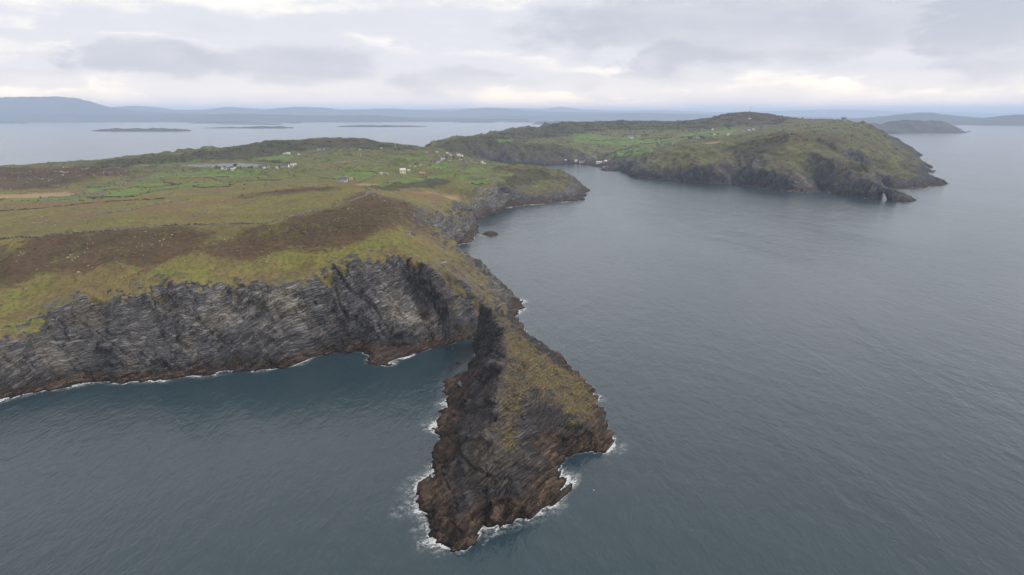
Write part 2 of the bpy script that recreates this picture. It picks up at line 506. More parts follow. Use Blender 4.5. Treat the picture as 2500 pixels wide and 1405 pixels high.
gx, gy = grads(blur(Zb, 2))
slope = np.hypot(gx, gy)

# which cells are wanted: land and a little of the sea bed next to it
keep = (LAND | (DIST < 11.0 + 0.006 * Y2))
rk = np.nonzero(keep.ravel())[0]
x, y, zb = X2.ravel()[rk], Y2.ravel()[rk], Zb.ravel()[rk]
sl, dist, land = slope.ravel()[rk], DIST.ravel()[rk], LAND.ravel()[rk]
sd = np.where(land, dist, -dist)
lod = np.clip(y / 420.0, 1.0, 4.0)

# moorland lumps
n1 = fbm(x / 70, y / 70, 4, 11)
n2 = fbm(x / 17, y / 17, 4, 23)
n3 = fbm(x / 34, y / 34, 4, 31, ridged=True)
inl = sstep(sd, 2, 25)
far = sstep(y, 650, 1100)
farn = far * (1 - 0.6 * sstep(y, 1500, 2300))
zd = inl * ((1.0 + 1.2 * farn) * n1 + 0.35 * n2 + farn * (1.5 * (n3 - 0.3)))
# runnels and ribs down the far slopes
rib = fbm((x + 0.6 * zb) / 52, y / 140, 4, 45, ridged=True)
zd += sstep(y, 900, 1100) * (rib - 0.2) * 7.0 * inl * sstep(sl, 0.12, 0.4)
# rocky knolls of the far heath
kn = fbm(x / 120, y / 120, 3, 41)
zd += farn * sstep(kn, 0.0, 0.5) * 3.2 * np.maximum(n3, 0) * inl

# rock: steep ground, the coast, some outcrops
rn = fbm(x / 22, y / 22, 4, 53)
rn2 = fbm(x / 7, y / 7, 3, 57)
rock = sstep(sl + 0.26 * rn + 0.16 * rn2 + 0.10 * sstep(y, 900, 1200), 0.46, 0.84)
rock = np.maximum(rock, sstep(9.0 - zb + 4.0 * rn, 0.0, 2.5) * sstep(sd, 70, 30))
rock = np.maximum(rock, (sd < 3.0).astype(np.float32))
# crags showing through the turf of the far slopes, in line with the beds
cr_b = -0.5 * x + 0.42 * y + 0.75 * zb
crag = sstep(fbm(cr_b / 9, (0.8 * x + 0.5 * y) / 30, 4, 59, gain=0.6) + 0.5 * rn, 0.28, 0.6) * sstep(y, 850, 1050) * sstep(sl, 0.10, 0.28) * sstep(y, 2300, 1500)
rock = np.maximum(rock, crag * 0.8)
rock = rock.astype(np.float32)

def soften(a, r=2):
    t = np.zeros(NV * NU, np.float32)
    t[rk] = a
    return blur(t.reshape(NV, NU), r).ravel()[rk]


# bedding of the slates: steep, striking across the view, folded
def bed_coords(x, y, z):
    wx = x + 6 * perlin(x / 80, (y + z) / 70, 61)
    wz = z + 3.0 * perlin(x / 40, y / 40, 62) + 0.3 * perlin(x / 9, (y + z) / 9, 63)
    th = R(47) + R(12) * sstep(x, -40, 0) * sstep(y, 420, 300) + R(8) * perlin(x / 80, y / 80, 64)
    b = -np.sin(th) * wx + 0.42 * y + np.cos(th) * wz
    s = np.cos(th) * wx + 0.5 * y + np.sin(th) * wz
    return b.astype(np.float32), s.astype(np.float32)


bb, ss = bed_coords(x, y, zb)


def saw(t):
    f = t - np.floor(t)
    return np.where(f < 0.72, f / 0.72, (1 - f) / 0.28) - 0.5


brk = perlin(ss / 14, bb / 5, 71)
brk2 = perlin(ss / 6, bb / 2.2, 72)
strat = 1.3 * saw(bb / 5.3 + 0.35 * brk) * (0.6 + 0.6 * np.abs(brk)) + 0.5 * saw(bb / 2.3 + 0.5 * brk2) + 0.8 * brk + 0.45 * brk2
gul = fbm(ss / 26, bb / 90, 3, 81)                       # clefts across the beds
cleft = -1.3 * sstep(np.abs(gul), 0.07, 0.0)


def h01(i, j, seed):
    return (_hash(i.astype(np.int32), j.astype(np.int32), seed) & np.uint32(0xffff)).astype(np.float32) / 65535.0


def blocks(b, s, tb, tl, seed):
    """slabs of one bed broken into blocks: a random number for each block"""
    k = np.floor(b / tb)
    hk = h01(k, k * 0 + 3, seed)
    m = np.floor(s / (tl * (0.6 + 0.9 * hk)) + 13 * hk)
    return h01(k, m, seed + 1)


kb = 1.0 * np.minimum(lod, 2.2)
blk_a = blocks(bb / kb, ss / kb, 3.6, 9.0, 601)
blk_b = blocks(bb / kb, ss / kb, 1.3, 4.2, 607)
blk_c = blocks(bb / kb + 40, ss / kb, 8.5, 17.0, 613)
slab = (blk_a - .5) * 1.3 + (blk_b - .5) * 0.7 + (blk_c - .5) * (1.7 - 1.0 * ((y < 335) & (x > -55)))
big = 2.6 * fbm(x / 24, (y + zb) / 40, 3, 83, ridged=True) - 1.0
finb = 1 + 0.45 * ((y < 335) & (x > -55))
is_f = ((y < 335) & (x > -55)).astype(np.float32)
rks = np.maximum(sstep(soften(rock, 7), 0.25, 0.9), is_f)
disp = rock * rks * ((strat * 0.7 + slab) * finb * np.minimum(lod, 2.6) + (cleft + big * (1 - 0.6 * (finb > 1))) * np.minimum(lod, 2.0) * sstep(sd, 0, 10))
coast_n = (fbm(x / 13, y / 13, 4, 91, gain=0.6) * (1.5 - 0.75 * is_f) + (0.7 - 0.45 * is_f) * saw(bb / 4.0)) * lod * sstep(np.abs(sd), 22, 4)
axx, ayy, _ = pt(2160, 480, 0)
coast_n = coast_n * sstep(np.hypot(x - axx, y - ayy), 14, 40)
ngx, ngy = gx.ravel()[rk], gy.ravel()[rk]
nl = np.sqrt(1 + ngx ** 2 + ngy ** 2)
nx, ny, nz = -ngx / nl, -ngy / nl, 1 / nl
steepw = sstep(sl, 0.3, 0.9)
px_ = x + nx * disp * steepw
py_ = y + ny * disp * steepw
pz_ = zb + zd + nz * disp * (0.4 + 0.6 * steepw) + coast_n * (0.35 + 0.45 * sstep(zb, 4, 0))
pz_ += 0.12 * rn2 * inl
# flat ground round the lake
lake_px = [(436, 405), (470, 402), (520, 400), (560, 398.5), (585, 398), (620, 400), (652, 403), (660, 405), (640, 408), (610, 411), (570, 413), (520, 411), (470, 408)]
LAKE_Z = 30.5
lake_w = [pt(a, b, LAKE_Z)[:2] for a, b in lake_px]
lc = np.mean(np.array(lake_w), axis=0)
lake_in = inside_poly([tuple(lc + (np.array(q) - lc) * 1.04) for q in lake_w], x, y)
lake_near = inside_poly([tuple(lc + (np.array(q) - lc) * 1.5) for q in lake_w], x, y)
pz_ = np.where(lake_near, np.maximum(LAKE_Z + 0.35, np.minimum(pz_, LAKE_Z + 1.2)), pz_)
pz_ = np.where(lake_in, LAKE_Z - 1.5, pz_)

# open water under the sea arch
gap = inside_poly([pt(a, b, 0)[:2] for a, b in [(2149, 496), (2173, 496), (2171, 484), (2168, 472), (2160, 466), (2149, 466)]], x, y)
pz_ = np.where(gap, -3.0, pz_)

ZF = np.full(NV * NU, -8.0, np.float32)
ZF[rk] = pz_
ZF = ZF.reshape(NV, NU)


def height(wx, wy):
    """height of the ground at a place"""
    fu = (wx / wy - U[0]) / DU
    i = int(min(max(math.floor(fu), 0), NU - 2))
    v = math.log(wy)
    j = int(min(max(np.searchsorted(V, v) - 1, 0), NV - 2))
    a = fu - i
    b = (v - V[j]) / (V[j + 1] - V[j])
    q = ZF[j:j + 2, i:i + 2]
    return float((q[0, 0] * (1 - a) + q[0, 1] * a) * (1 - b) + (q[1, 0] * (1 - a) + q[1, 1] * a) * b)


def ground(px, py, dmin=150.0):
    """the spot on the ground measured at a place of the photograph"""
    rx, ry, rz = ray(px, py)
    i = int(round((rx / ry - U[0]) / DU))
    i = min(max(i, 0), NU - 1)
    zr = CAM_H + rz / ry * YY
    hit = np.nonzero((ZF[:, i] >= zr) & (YY > dmin))[0]
    if len(hit) == 0:
        t = -CAM_H / rz if rz < 0 else 3000.0 / ry
        return (rx * t, ry * t, 0.0)
    j = hit[0]
    yy = YY[j]
    return (rx / ry * yy, float(yy), float(ZF[j, i]))

# ------------------------------------------------------------------ ground cover (what grows where)
def cover_mask(polys, warp=1.0, lam=14.0, seed=0, k=1.0):
    """areas traced on the ground; the edge is roughened by noise"""
    r = np.zeros(len(x), np.float32)
    sc = np.maximum(1.0, y / 600.0) * warp
    wx = x + sc * (5 * perlin(x / lam, y / lam, 200 + seed) + 3 * perlin(x / (lam * .35), y / (lam * .35), 210 + seed))
    wy = y + sc * (7 * perlin(x / lam, y / lam, 220 + seed) + 4 * perlin(x / (lam * .35), y / (lam * .35), 230 + seed))
    for p in polys:
        g = [ground(a, b) for a, b in p]
        g = [(q[0], q[1]) for q in g]
        xs, ys = [q[0] for q in g], [q[1] for q in g]
        ctr = (sum(xs) / len(xs), sum(ys) / len(ys))
        m = np.nonzero((x > min(xs) - 40) & (x < max(xs) + 40) & (y > min(ys) - 60) & (y < max(ys) + 60))[0]
        r[m[inside_poly(g, wx[m], wy[m])]] = k
    return r


heather = soften(cover_mask([
    [(-300, 760), (-300, 600), (0, 622), (90, 590), (150, 568), (280, 561), (420, 556), (560, 551), (570, 572), (520, 600), (440, 636), (330, 655), (200, 668), (100, 690), (0, 705)],
    [(640, 553), (720, 532), (800, 507), (905, 473), (955, 492), (1000, 540), (975, 562), (930, 575), (850, 600), (740, 622), (640, 640), (560, 632), (500, 604), (560, 590), (610, 570)],
    [(905, 472), (955, 478), (1030, 530), (1060, 560), (1020, 560), (960, 500)],
    [(-300, 412), (0, 412), (235, 400), (300, 405), (330, 430), (200, 440), (150, 462), (0, 464), (-300, 470)],
    [(560, 478), (640, 470), (700, 462), (780, 457), (890, 457), (820, 466), (700, 476), (600, 486)],
    [(1870, 338), (1960, 327), (2060, 333), (2085, 350), (1980, 346), (1900, 349)], [(1700, 300), (1830, 273), (1930, 291), (1890, 300), (1790, 302)],
    [(590, 435), (620, 432), (600, 441), (560, 443)]], 2.2, 22, 1), 9)
heath = soften(cover_mask([
    [(240, 393), (300, 386), (500, 366), (700, 344), (800, 339), (900, 343), (1000, 357), (1035, 366), (960, 366), (870, 366), (800, 362), (700, 375), (640, 388), (560, 390), (430, 398), (300, 412)],
    [(1045, 362), (1110, 341), (1200, 327), (1260, 316), (1380, 298), (1560, 296), (1700, 294), (1830, 273), (1930, 290), (1900, 305), (1800, 310), (1700, 318), (1560, 318), (1480, 318), (1400, 330), (1300, 338), (1240, 345), (1200, 378), (1150, 383), (1080, 370)],
    [(1160, 372), (1240, 352), (1340, 350), (1400, 362), (1400, 388), (1300, 392), (1200, 390)],
    [(1480, 372), (1540, 358), (1560, 366), (1500, 392), (1440, 395)],
    [(1760, 360), (1860, 340), (1920, 336), (1900, 380), (1800, 400)],
    [(1200, 445), (1260, 415), (1330, 418), (1380, 435), (1300, 445), (1230, 460)],
    [(900, 452), (1010, 438), (1090, 436), (1100, 446), (1000, 458), (930, 466)]], 2.0, 26, 2), 3)
field_px = [
    [(246, 483), (250, 478), (320, 460), (370, 466), (330, 478), (290, 482)], [(340, 460), (430, 452), (438, 457), (370, 463)],
    [(324, 452), (390, 443), (416, 450), (324, 458)], [(370, 428), (430, 420), (500, 414), (560, 411), (500, 424), (370, 440)],
    [(440, 432), (560, 420), (632, 416), (640, 423), (576, 432), (472, 435)], [(624, 429), (656, 432), (624, 439)],
    [(464, 445), (560, 445), (504, 454), (437, 453)], [(552, 455), (581, 448), (560, 456)],
    [(608, 386), (720, 379), (704, 391), (640, 394)], [(400, 397), (560, 391), (480, 397), (432, 401)],
    [(870, 412), (932, 406), (920, 416), (890, 418)], [(810, 434), (860, 416), (920, 426), (900, 436), (840, 439)],
    [(956, 444), (1030, 434), (1036, 440), (990, 450)], [(1040, 430), (1110, 422), (1108, 432), (1044, 436)],
    [(1092, 414), (1190, 410), (1200, 416), (1120, 420)], [(1110, 442), (1124, 428), (1160, 428), (1124, 442)],
    [(1130, 446), (1220, 436), (1190, 450)], [(1050, 404), (1104, 400), (1092, 408), (1060, 412)], [(900, 446), (970, 450), (930, 456)],
    [(1232, 428), (1260, 424), (1250, 432)], [(960, 380), (1040, 384), (1010, 390), (950, 388)],
    [(1400, 326), (1540, 338), (1660, 340), (1640, 348), (1520, 356), (1400, 348)], [(1510, 368), (1576, 356), (1610, 364), (1520, 384), (1464, 388)],
    [(1640, 330), (1800, 316), (1790, 327), (1680, 334)], [(1210, 345), (1250, 338), (1270, 342), (1230, 350)], [(1240, 392), (1330, 390), (1300, 394)],
    [(0, 487), (190, 481), (250, 486), (0, 494)], [(200, 474), (240, 470), (300, 455), (270, 452), (210, 462)]]
field = soften(cover_mask(field_px, 0.35, 20, 3), 1)
lichen = soften(cover_mask([
    [(1193, 756), (1256, 800), (1300, 842), (1370, 893), (1436, 938), (1458, 990), (1450, 1040), (1400, 1040), (1365, 1000), (1340, 980), (1312, 952), (1288, 948), (1275, 985), (1262, 1050), (1248, 1110), (1204, 1118), (1200, 1060), (1212, 990), (1232, 905), (1238, 872), (1222, 838), (1234, 804), (1206, 780)],
    [(1180, 1160), (1240, 1090), (1260, 1110), (1230, 1150)],
    [(1192, 752), (1235, 790), (1226, 795), (1196, 766)], [(1205, 1090), (1240, 1090), (1232, 1140), (1200, 1150)]], 0.6, 9, 4), 7)
grass_slope = soften(cover_mask([
    [(984, 622), (1100, 690), (1150, 700), (1160, 665), (1110, 600), (1000, 540), (940, 560)],
    [(1960, 395), (2040, 400), (2150, 442), (2120, 440), (2020, 425)], [(1560, 425), (1600, 400), (1700, 395), (1690, 418), (1600, 424)],
    [(1890, 415), (1960, 385), (1990, 415), (1930, 425)]], 0.9, 16, 5), 3)
pale = soften(cover_mask([[(870, 740), (930, 725), (1010, 715), (1020, 760), (1000, 800), (930, 800), (870, 775)], [(560, 720), (700, 700), (760, 730), (700, 790), (560, 800), (440, 800)],
    [(1060, 530), (1120, 545), (1160, 588), (1080, 570)], [(1120, 490), (1240, 480), (1210, 515), (1160, 535)],
    [(1230, 360), (1330, 358), (1340, 378), (1220, 382)]], 1.5, 12, 6), 4)
tan = soften(cover_mask([[(-300, 482), (0, 477), (150, 470), (192, 477), (100, 484), (0, 485)], [(860, 452), (930, 452), (900, 456)], [(1690, 352), (1760, 345), (1750, 352)], [(1120, 487), (1000, 474), (1090, 478)]], 0.8, 16, 7), 2)
bracken = soften(cover_mask([[(440, 440), (520, 430), (560, 440), (480, 444)], [(430, 470), (560, 456), (600, 460), (500, 474)], [(750, 405), (860, 388), (870, 400), (780, 412)],
    [(950, 470), (1060, 468), (1120, 490), (1080, 500), (1000, 482)], [(0, 492), (300, 486), (480, 480), (200, 510), (0, 515)], [(1700, 345), (1800, 340), (1740, 356)],
    [(20, 545), (500, 490), (620, 480), (500, 505), (200, 535)]], 2.0, 24, 8), 3)

rock = np.where(lichen > 0.05, np.maximum(rock, 1.0) * (1 - 0.0 * lichen), rock)
fin_v = ((y < 338) & (x > -55)).astype(np.float32)
rock = np.maximum(rock, fin_v)
rock = rock * (1 - 0.85 * grass_slope * sstep(rn + 0.5 * rn2, 0.45, -0.05))
outc = sstep(rn + 0.6 * rn2 + 0.25 * heather - 0.15 * field, 0.86, 1.0) * sstep(sd, 5, 20)
outc = np.maximum(outc, pale * far * sstep(rn2 + 0.4 * rn, 0.15, 0.5))
rock = np.maximum(rock, outc * 0.9)
cliff_poly = soften(cover_mask([[(-300, 870), (0, 838), (80, 805), (150, 785), (240, 760), (330, 748), (400, 738), (480, 745), (540, 734), (640, 716), (700, 730), (740, 728), (800, 700), (870, 680), (960, 650), (1010, 660), (1100, 700), (1180, 755), (1165, 800), (1140, 822), (1000, 862), (900, 880), (800, 856), (700, 886), (500, 905), (300, 925), (0, 965), (-300, 1030)]], 0.8, 12, 9), 2)
rock = np.maximum(rock, cliff_poly)
# ragged, scattered edge between crag and turf
rs = soften(rock, 13)
rs2 = soften(rock, 3)
fr = fbm(x / 5.5, y / 5.5, 4, 521, gain=0.65) + 0.5 * fbm(x / 19, y / 19, 3, 523)
rock = np.where(fin_v > 0, rock, np.maximum(rs2 ** 3 * np.maximum(cliff_poly, far), np.clip(sstep(rs + 0.62 * fr, 0.36, 0.64), 0, 1) * sstep(rs, 0.02, 0.2)))
east = soften(cover_mask([[(990, 624), (1040, 648), (1095, 682), (1120, 696), (1150, 690), (1150, 650), (1110, 600), (1040, 560), (980, 580)]], 1.2, 12, 11), 6)
rock = rock * (1 - east * sstep(fr, 0.75, 0.0) * 0.92)
scrubby = soften(cover_mask([[(1090, 682), (1150, 720), (1194, 751), (1238, 772), (1240, 745), (1222, 708), (1180, 665), (1150, 640), (1110, 640), (1060, 645)]], 0.5, 10, 13), 3)
rock = rock * (1 - scrubby * sstep(fr, 0.55, -0.15) * 0.8)
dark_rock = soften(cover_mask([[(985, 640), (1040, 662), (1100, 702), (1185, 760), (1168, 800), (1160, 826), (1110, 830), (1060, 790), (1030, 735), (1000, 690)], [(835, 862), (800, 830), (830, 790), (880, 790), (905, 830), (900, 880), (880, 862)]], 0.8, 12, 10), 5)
rock = np.maximum(rock, sstep(sd, 6 + 0.010 * y, 3 + 0.004 * y) * (tan < 0.2))
rock = np.clip(rock, 0, 1)
dry = sstep(fbm(x / 24, y / 30, 6, 531, gain=0.66) + 0.35 * fbm(x / 6, y / 6, 3, 533) + 0.9 * np.clip(rs, 0, .5), -0.05, 0.45).astype(np.float32)
dry = np.maximum(dry, 0.9 * east)
lush = sstep(fbm(x / 30, y / 22, 6, 541, gain=0.66) - 0.3 * dry, 0.05, 0.5).astype(np.float32)
pasture = soften(cover_mask([[(200, 486), (250, 470), (300, 450), (380, 422), (500, 414), (660, 412), (720, 380), (800, 380), (900, 385), (1000, 385), (1190, 402), (1215, 430), (1190, 452), (1000, 452), (880, 450), (700, 448), (560, 458), (440, 462), (330, 484)],
    [(1400, 328), (1560, 336), (1700, 322), (1820, 318), (1780, 332), (1640, 352), (1600, 372), (1480, 392), (1440, 380), (1500, 358), (1400, 350)], [(1900, 420), (1960, 385), (2000, 395), (2060, 415), (2140, 438), (2040, 430), (1960, 424)]], 2.0, 30, 12), 6)
lush = np.maximum(lush, pasture * (0.65 + 0.35 * lush))
dry = dry * (1 - 0.55 * pasture)
tuss = sstep(fbm(x / 3.2, y / 3.2, 3, 551, gain=0.7), -0.1, 0.5).astype(np.float32)
pz_ = pz_ + 0.35 * tuss * inl * sstep(y, 900, 500) * (1 - rock)
pz_ = pz_ + outc * 0.8 * (0.6 + brk2) * np.minimum(lod, 2)
ZF.ravel()[rk] = pz_

# ------------------------------------------------------------------ the land as one sheet
idx = np.full(NV * NU, -1, np.int64)
kv = (pz_ > -6.0)
sel = rk
idx[sel] = np.arange(len(sel))
I = idx.reshape(NV, NU)
q00, q10, q11, q01 = I[:-1, :-1], I[:-1, 1:], I[1:, 1:], I[1:, :-1]
ok = (q00 >= 0) & (q10 >= 0) & (q11 >= 0) & (q01 >= 0)
quads = np.stack([q00[ok], q10[ok], q11[ok], q01[ok]], axis=1)
qz = pz_[quads].max(axis=1)
quads_all = quads
quads = quads[qz > -2.0]


def sheet(name, co, quads, attrs, mat, vec_attrs=None, smooth=True):
    me = bpy.data.meshes.new(name)
    used = np.unique(quads)
    remap = np.full(len(co), -1, np.int64)
    remap[used] = np.arange(len(used))
    q = remap[quads].astype(np.int32)
    co = co[used].astype(np.float32)
    me.vertices.add(len(co))
    me.vertices.foreach_set('co', co.ravel())
    me.loops.add(q.size)
    me.loops.foreach_set('vertex_index', q.ravel())
    me.polygons.add(len(q))
    me.polygons.foreach_set('loop_start', np.arange(0, q.size, 4, dtype=np.int32))
    me.polygons.foreach_set('use_smooth', np.full(len(q), smooth))
    me.update(calc_edges=True)
    for k, a in attrs.items():
        at = me.attributes.new(k, 'FLOAT', 'POINT')
        at.data.foreach_set('value', a[used].astype(np.float32))
    for k, a in (vec_attrs or {}).items():
        at = me.attributes.new(k, 'FLOAT_VECTOR', 'POINT')
        at.data.foreach_set('vector', a[used].astype(np.float32).ravel())
    me.materials.append(mat)
    o = bpy.data.objects.new(name, me)
    COL.objects.link(o)
    return o


def tag(o, label=None, cat=None, group=None, kind=None):
    for k, v in (('label', label), ('category', cat), ('group', group), ('kind', kind)):
        if v:
            o[k] = v
    return o


def new_mat(name):
    m = bpy.data.materials.new(name)
    m.use_nodes = True
    m.node_tree.nodes.clear()
    return m, NT(m.node_tree)


def finish(m, T, color, rough=0.9, normal=None, spec=0.3):
    b = T.n('ShaderNodeBsdfPrincipled')
    T.put(b.inputs['Base Color'], color)
    T.put(b.inputs['Roughness'], rough)
    b.inputs['Specular IOR Level'].default_value = spec
    if normal is not None:
        T.put(b.inputs['Normal'], normal)
    o = T.n('ShaderNodeOutputMaterial')
    T.t.links.new(b.outputs[0], o.inputs[0])
    return m


def bump(T, h, dist, strength=1.0, prev=None):
    nd = T.n('ShaderNodeBump')
    T.put(nd.inputs['Height'], h)
    nd.inputs['Distance'].default_value = dist
    nd.inputs['Strength'].default_value = strength
    if prev is not None:
        T.put(nd.inputs['Normal'], prev)
    return nd.outputs[0]


def rock_nodes(T, P, bed, zz, lichen_f=None, pale_f=None, blk_f=None, dark_f=None):
    """slate: thin beds and broken slabs light and dark, lichen, weed and dark tidal zone low down"""
    bs = T.vmath('MULTIPLY', bed, (1.0, 0.24, 0.25))
    wob = T.vmath('SCALE', T.vmath('SUBTRACT', T.noise(P, 0.25, 3, 0.6, 0.0, 1), (0.5, 0.5, 0.5)), scale=1.6)
    bw = T.vmath('ADD', bs, wob)
    vor = T.n('ShaderNodeTexVoronoi')
    T.put(vor.inputs['Vector'], bw)
    vor.inputs['Scale'].default_value = 0.75
    vsep = T.n('ShaderNodeSeparateColor')
    T.put(vsep.inputs[0], vor.outputs['Color'])
    vt = vsep.outputs[0]
    ved = T.n('ShaderNodeTexVoronoi', feature='DISTANCE_TO_EDGE')
    T.put(ved.inputs['Vector'], bw)
    ved.inputs['Scale'].default_value = 0.75
    crack = T.ramp(ved.outputs['Distance'], 0.16, 0.02)
    s1 = T.noise(bs, 0.55, 5, 0.62, 0.25)
    s2 = T.noise(bs, 2.4, 4, 0.65, 0.2)
    blk = T.noise(P, 0.05, 5, 0.6, 0.4)
    blk2 = T.noise(P, 0.7, 4, 0.65)
    tone = T.math('ADD', T.math('ADD', T.math('MULTIPLY', s1, 0.36), T.math('MULTIPLY', s2, 0.24)),
                  T.math('ADD', T.math('MULTIPLY', blk, 0.42), T.math('MULTIPLY', blk2, 0.14)))
    tone = T.math('ADD', tone, T.math('MULTIPLY', T.math('SUBTRACT', vt, 0.5), 0.15))
    tone = T.math('ADD', tone, 0.012)
    if blk_f is not None:
        tone = T.math('ADD', tone, T.math('MULTIPLY', T.math('SUBTRACT', blk_f, 0.5), 0.12))
    if pale_f is not None:
        tone = T.math('ADD', tone, T.math('MULTIPLY', pale_f, 0.08))
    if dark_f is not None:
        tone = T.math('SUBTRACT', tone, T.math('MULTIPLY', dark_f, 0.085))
    c = T.mix(T.ramp(tone, 0.44, 0.60), (0.040, 0.039, 0.042), (0.084, 0.081, 0.083))
    c = T.mix(T.ramp(tone, 0.59, 0.70), c, (0.140, 0.135, 0.133))
    c = T.mix(T.ramp(tone, 0.70, 0.80), c, (0.26, 0.25, 0.24))
    # ochre staining
    och = T.noise(P, 0.05, 5, 0.65, 0.5)
    c = T.mix(T.math('MULTIPLY', T.ramp(och, 0.50, 0.68), 0.5), c, (0.105, 0.082, 0.050))
    c = T.mix(T.math('MULTIPLY', crack, 0.42), c, (0.015, 0.015, 0.017))
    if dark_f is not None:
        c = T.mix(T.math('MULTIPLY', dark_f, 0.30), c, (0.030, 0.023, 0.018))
    # tidal belts
    wz = T.math('ADD', zz, T.math('MULTIPLY', T.math('SUBTRACT', T.noise(P, 0.09, 6, 0.7), 0.5), 12.0))
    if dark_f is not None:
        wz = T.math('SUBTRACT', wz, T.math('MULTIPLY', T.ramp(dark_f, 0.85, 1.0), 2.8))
    tn = T.math('ADD', T.math('MULTIPLY', T.noise(bs, 0.8, 6, 0.7, 0.4), 0.55), T.math('ADD', T.math('MULTIPLY', vt, 0.16), T.math('MULTIPLY', T.noise(P, 0.9, 5, 0.7), 0.34)))
    tb = T.mix(T.ramp(tn, 0.42, 0.66), (0.022, 0.017, 0.014), (0.098, 0.066, 0.045))
    tb = T.mix(T.ramp(tn, 0.62, 0.76), tb, (0.150, 0.115, 0.085))
    c = T.mix(T.math('MULTIPLY', T.ramp(wz, 9.5, 5.5), 0.45), c, (0.022, 0.020, 0.021))
    c = T.mix(T.math('MULTIPLY', T.ramp(wz, 5.2, 2.8), 0.9), c, tb)
    c = T.mix(T.ramp(zz, 0.9, 0.25), c, (0.014, 0.011, 0.009))
    if lichen_f is not None:
        ln = T.math('ADD', T.math('MULTIPLY', T.noise(P, 0.28, 6, 0.7, 0.3), 0.6), T.math('MULTIPLY', T.noise(P, 1.4, 4, 0.7), 0.4))
        lf = T.ramp(T.math('ADD', lichen_f, T.math('MULTIPLY', T.math('SUBTRACT', ln, 0.5), 5.2)), 0.58, 1.0)
        lf = T.math('MULTIPLY', lf, T.ramp(lichen_f, 0.03, 0.25))
        lcol = T.mix(T.ramp(T.noise(P, 0.9, 5, 0.7), 0.36, 0.62), (0.060, 0.052, 0.022), (0.158, 0.126, 0.040))
        lcol = T.mix(T.ramp(T.noise(P, 0.12, 4, 0.65), 0.42, 0.58), lcol, (0.098, 0.074, 0.042))
        lcol = T.mix(T.ramp(T.noise(P, 2.2, 2, 0.5), 0.66, 0.72), lcol, (0.40, 0.37, 0.30))
        c = T.mix(T.math('MULTIPLY', lf, 0.92), c, lcol)
    h = T.math('ADD', T.math('ADD', T.math('MULTIPLY', s1, 1.0), T.math('MULTIPLY', s2, 0.5)), T.math('MULTIPLY', blk2, 0.5))
    h = T.math('ADD', h, T.math('SUBTRACT', T.math('MULTIPLY', vt, 0.8), T.math('MULTIPLY', crack, 0.5)))
    return c, h


land_m, T = new_mat('land')
gpos = T.n('ShaderNodeNewGeometry')
P = gpos.outputs['Position']
sx = T.n('ShaderNodeSeparateXYZ')
T.put(sx.inputs[0], P)
pzz = sx.outputs[2]
bed = T.attr('bed', True)
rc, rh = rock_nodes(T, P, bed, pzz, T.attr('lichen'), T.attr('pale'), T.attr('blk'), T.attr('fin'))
Pf = T.vmath('MULTIPLY', P, (1, 1, 0.5))
g1 = T.noise(Pf, 0.012, 5, 0.6, 0.4)
g2 = T.noise(Pf, 0.055, 6, 0.65, 0.3)
g3 = T.noise(Pf, 0.45, 5, 0.66)
g4 = T.noise(Pf, 0.028, 5, 0.62, 0.8)
g5 = T.noise(Pf, 1.6, 4, 0.7)
gm = T.math('ADD', T.math('MULTIPLY', g2, 0.45), T.math('ADD', T.math('MULTIPLY', g3, 0.35), T.math('MULTIPLY', g5, 0.20)))
gr = T.mix(T.ramp(gm, 0.40, 0.62), (0.092, 0.090, 0.026), (0.182, 0.168, 0.046))
gr = T.mix(T.math('MULTIPLY', T.ramp(g1, 0.45, 0.62), 0.55), gr, (0.165, 0.135, 0.050))
gr = T.mix(T.math('MULTIPLY', T.ramp(T.math('ADD', T.math('MULTIPLY', g4, 0.7), T.math('MULTIPLY', gm, 0.3)), 0.47, 0.60), 0.8), gr, (0.120, 0.086, 0.042))
gr = T.mix(T.math('MULTIPLY', T.ramp(T.math('ADD', T.math('MULTIPLY', g3, 0.5), T.math('MULTIPLY', g5, 0.5)), 0.53, 0.64), 0.6), gr, (0.055, 0.048, 0.024))
gr = T.mix(T.math('MULTIPLY', T.ramp(g5, 0.60, 0.70), 0.5), gr, (0.20, 0.18, 0.085))
gr = T.mix(T.math('MULTIPLY', T.attr('lush'), 0.55), gr, T.mix(T.ramp(g3, 0.4, 0.6), (0.080, 0.092, 0.026), (0.128, 0.140, 0.040)))
gr = T.mix(T.math('MULTIPLY', T.attr('dry'), 0.52), gr, T.mix(T.ramp(gm, 0.42, 0.58), (0.070, 0.052, 0.028), (0.150, 0.118, 0.060)))
gr = T.mix(T.math('MULTIPLY', T.attr('tuss'), 0.42), gr, (0.050, 0.045, 0.021))
gr = T.mix(T.math('MULTIPLY', T.attr('scrubby'), 0.8), gr, T.mix(T.ramp(gm, 0.42, 0.58), (0.050, 0.041, 0.027), (0.118, 0.096, 0.060)))
far_f = T.attr('far')
fg = T.mix(T.ramp(g2, 0.38, 0.60), (0.042, 0.048, 0.020), (0.092, 0.102, 0.036))
fg = T.mix(T.math('MULTIPLY', T.ramp(g4, 0.50, 0.62), 0.8), fg, (0.062, 0.050, 0.029))
fg = T.mix(T.math('MULTIPLY', T.ramp(g3, 0.56, 0.70), 0.6), fg, (0.030, 0.034, 0.018))
fg = T.mix(T.math('MULTIPLY', T.attr('lush'), 0.88), fg, T.mix(T.ramp(gm, 0.42, 0.58), (0.060, 0.078, 0.026), (0.112, 0.128, 0.040)))
fg = T.mix(T.math('MULTIPLY', T.attr('dry'), 0.62), fg, T.mix(T.ramp(gm, 0.42, 0.58), (0.028, 0.025, 0.017), (0.066, 0.054, 0.032)))
gr = T.mix(T.math('MULTIPLY', far_f, 0.8), gr, fg)
ht = T.attr('heath')
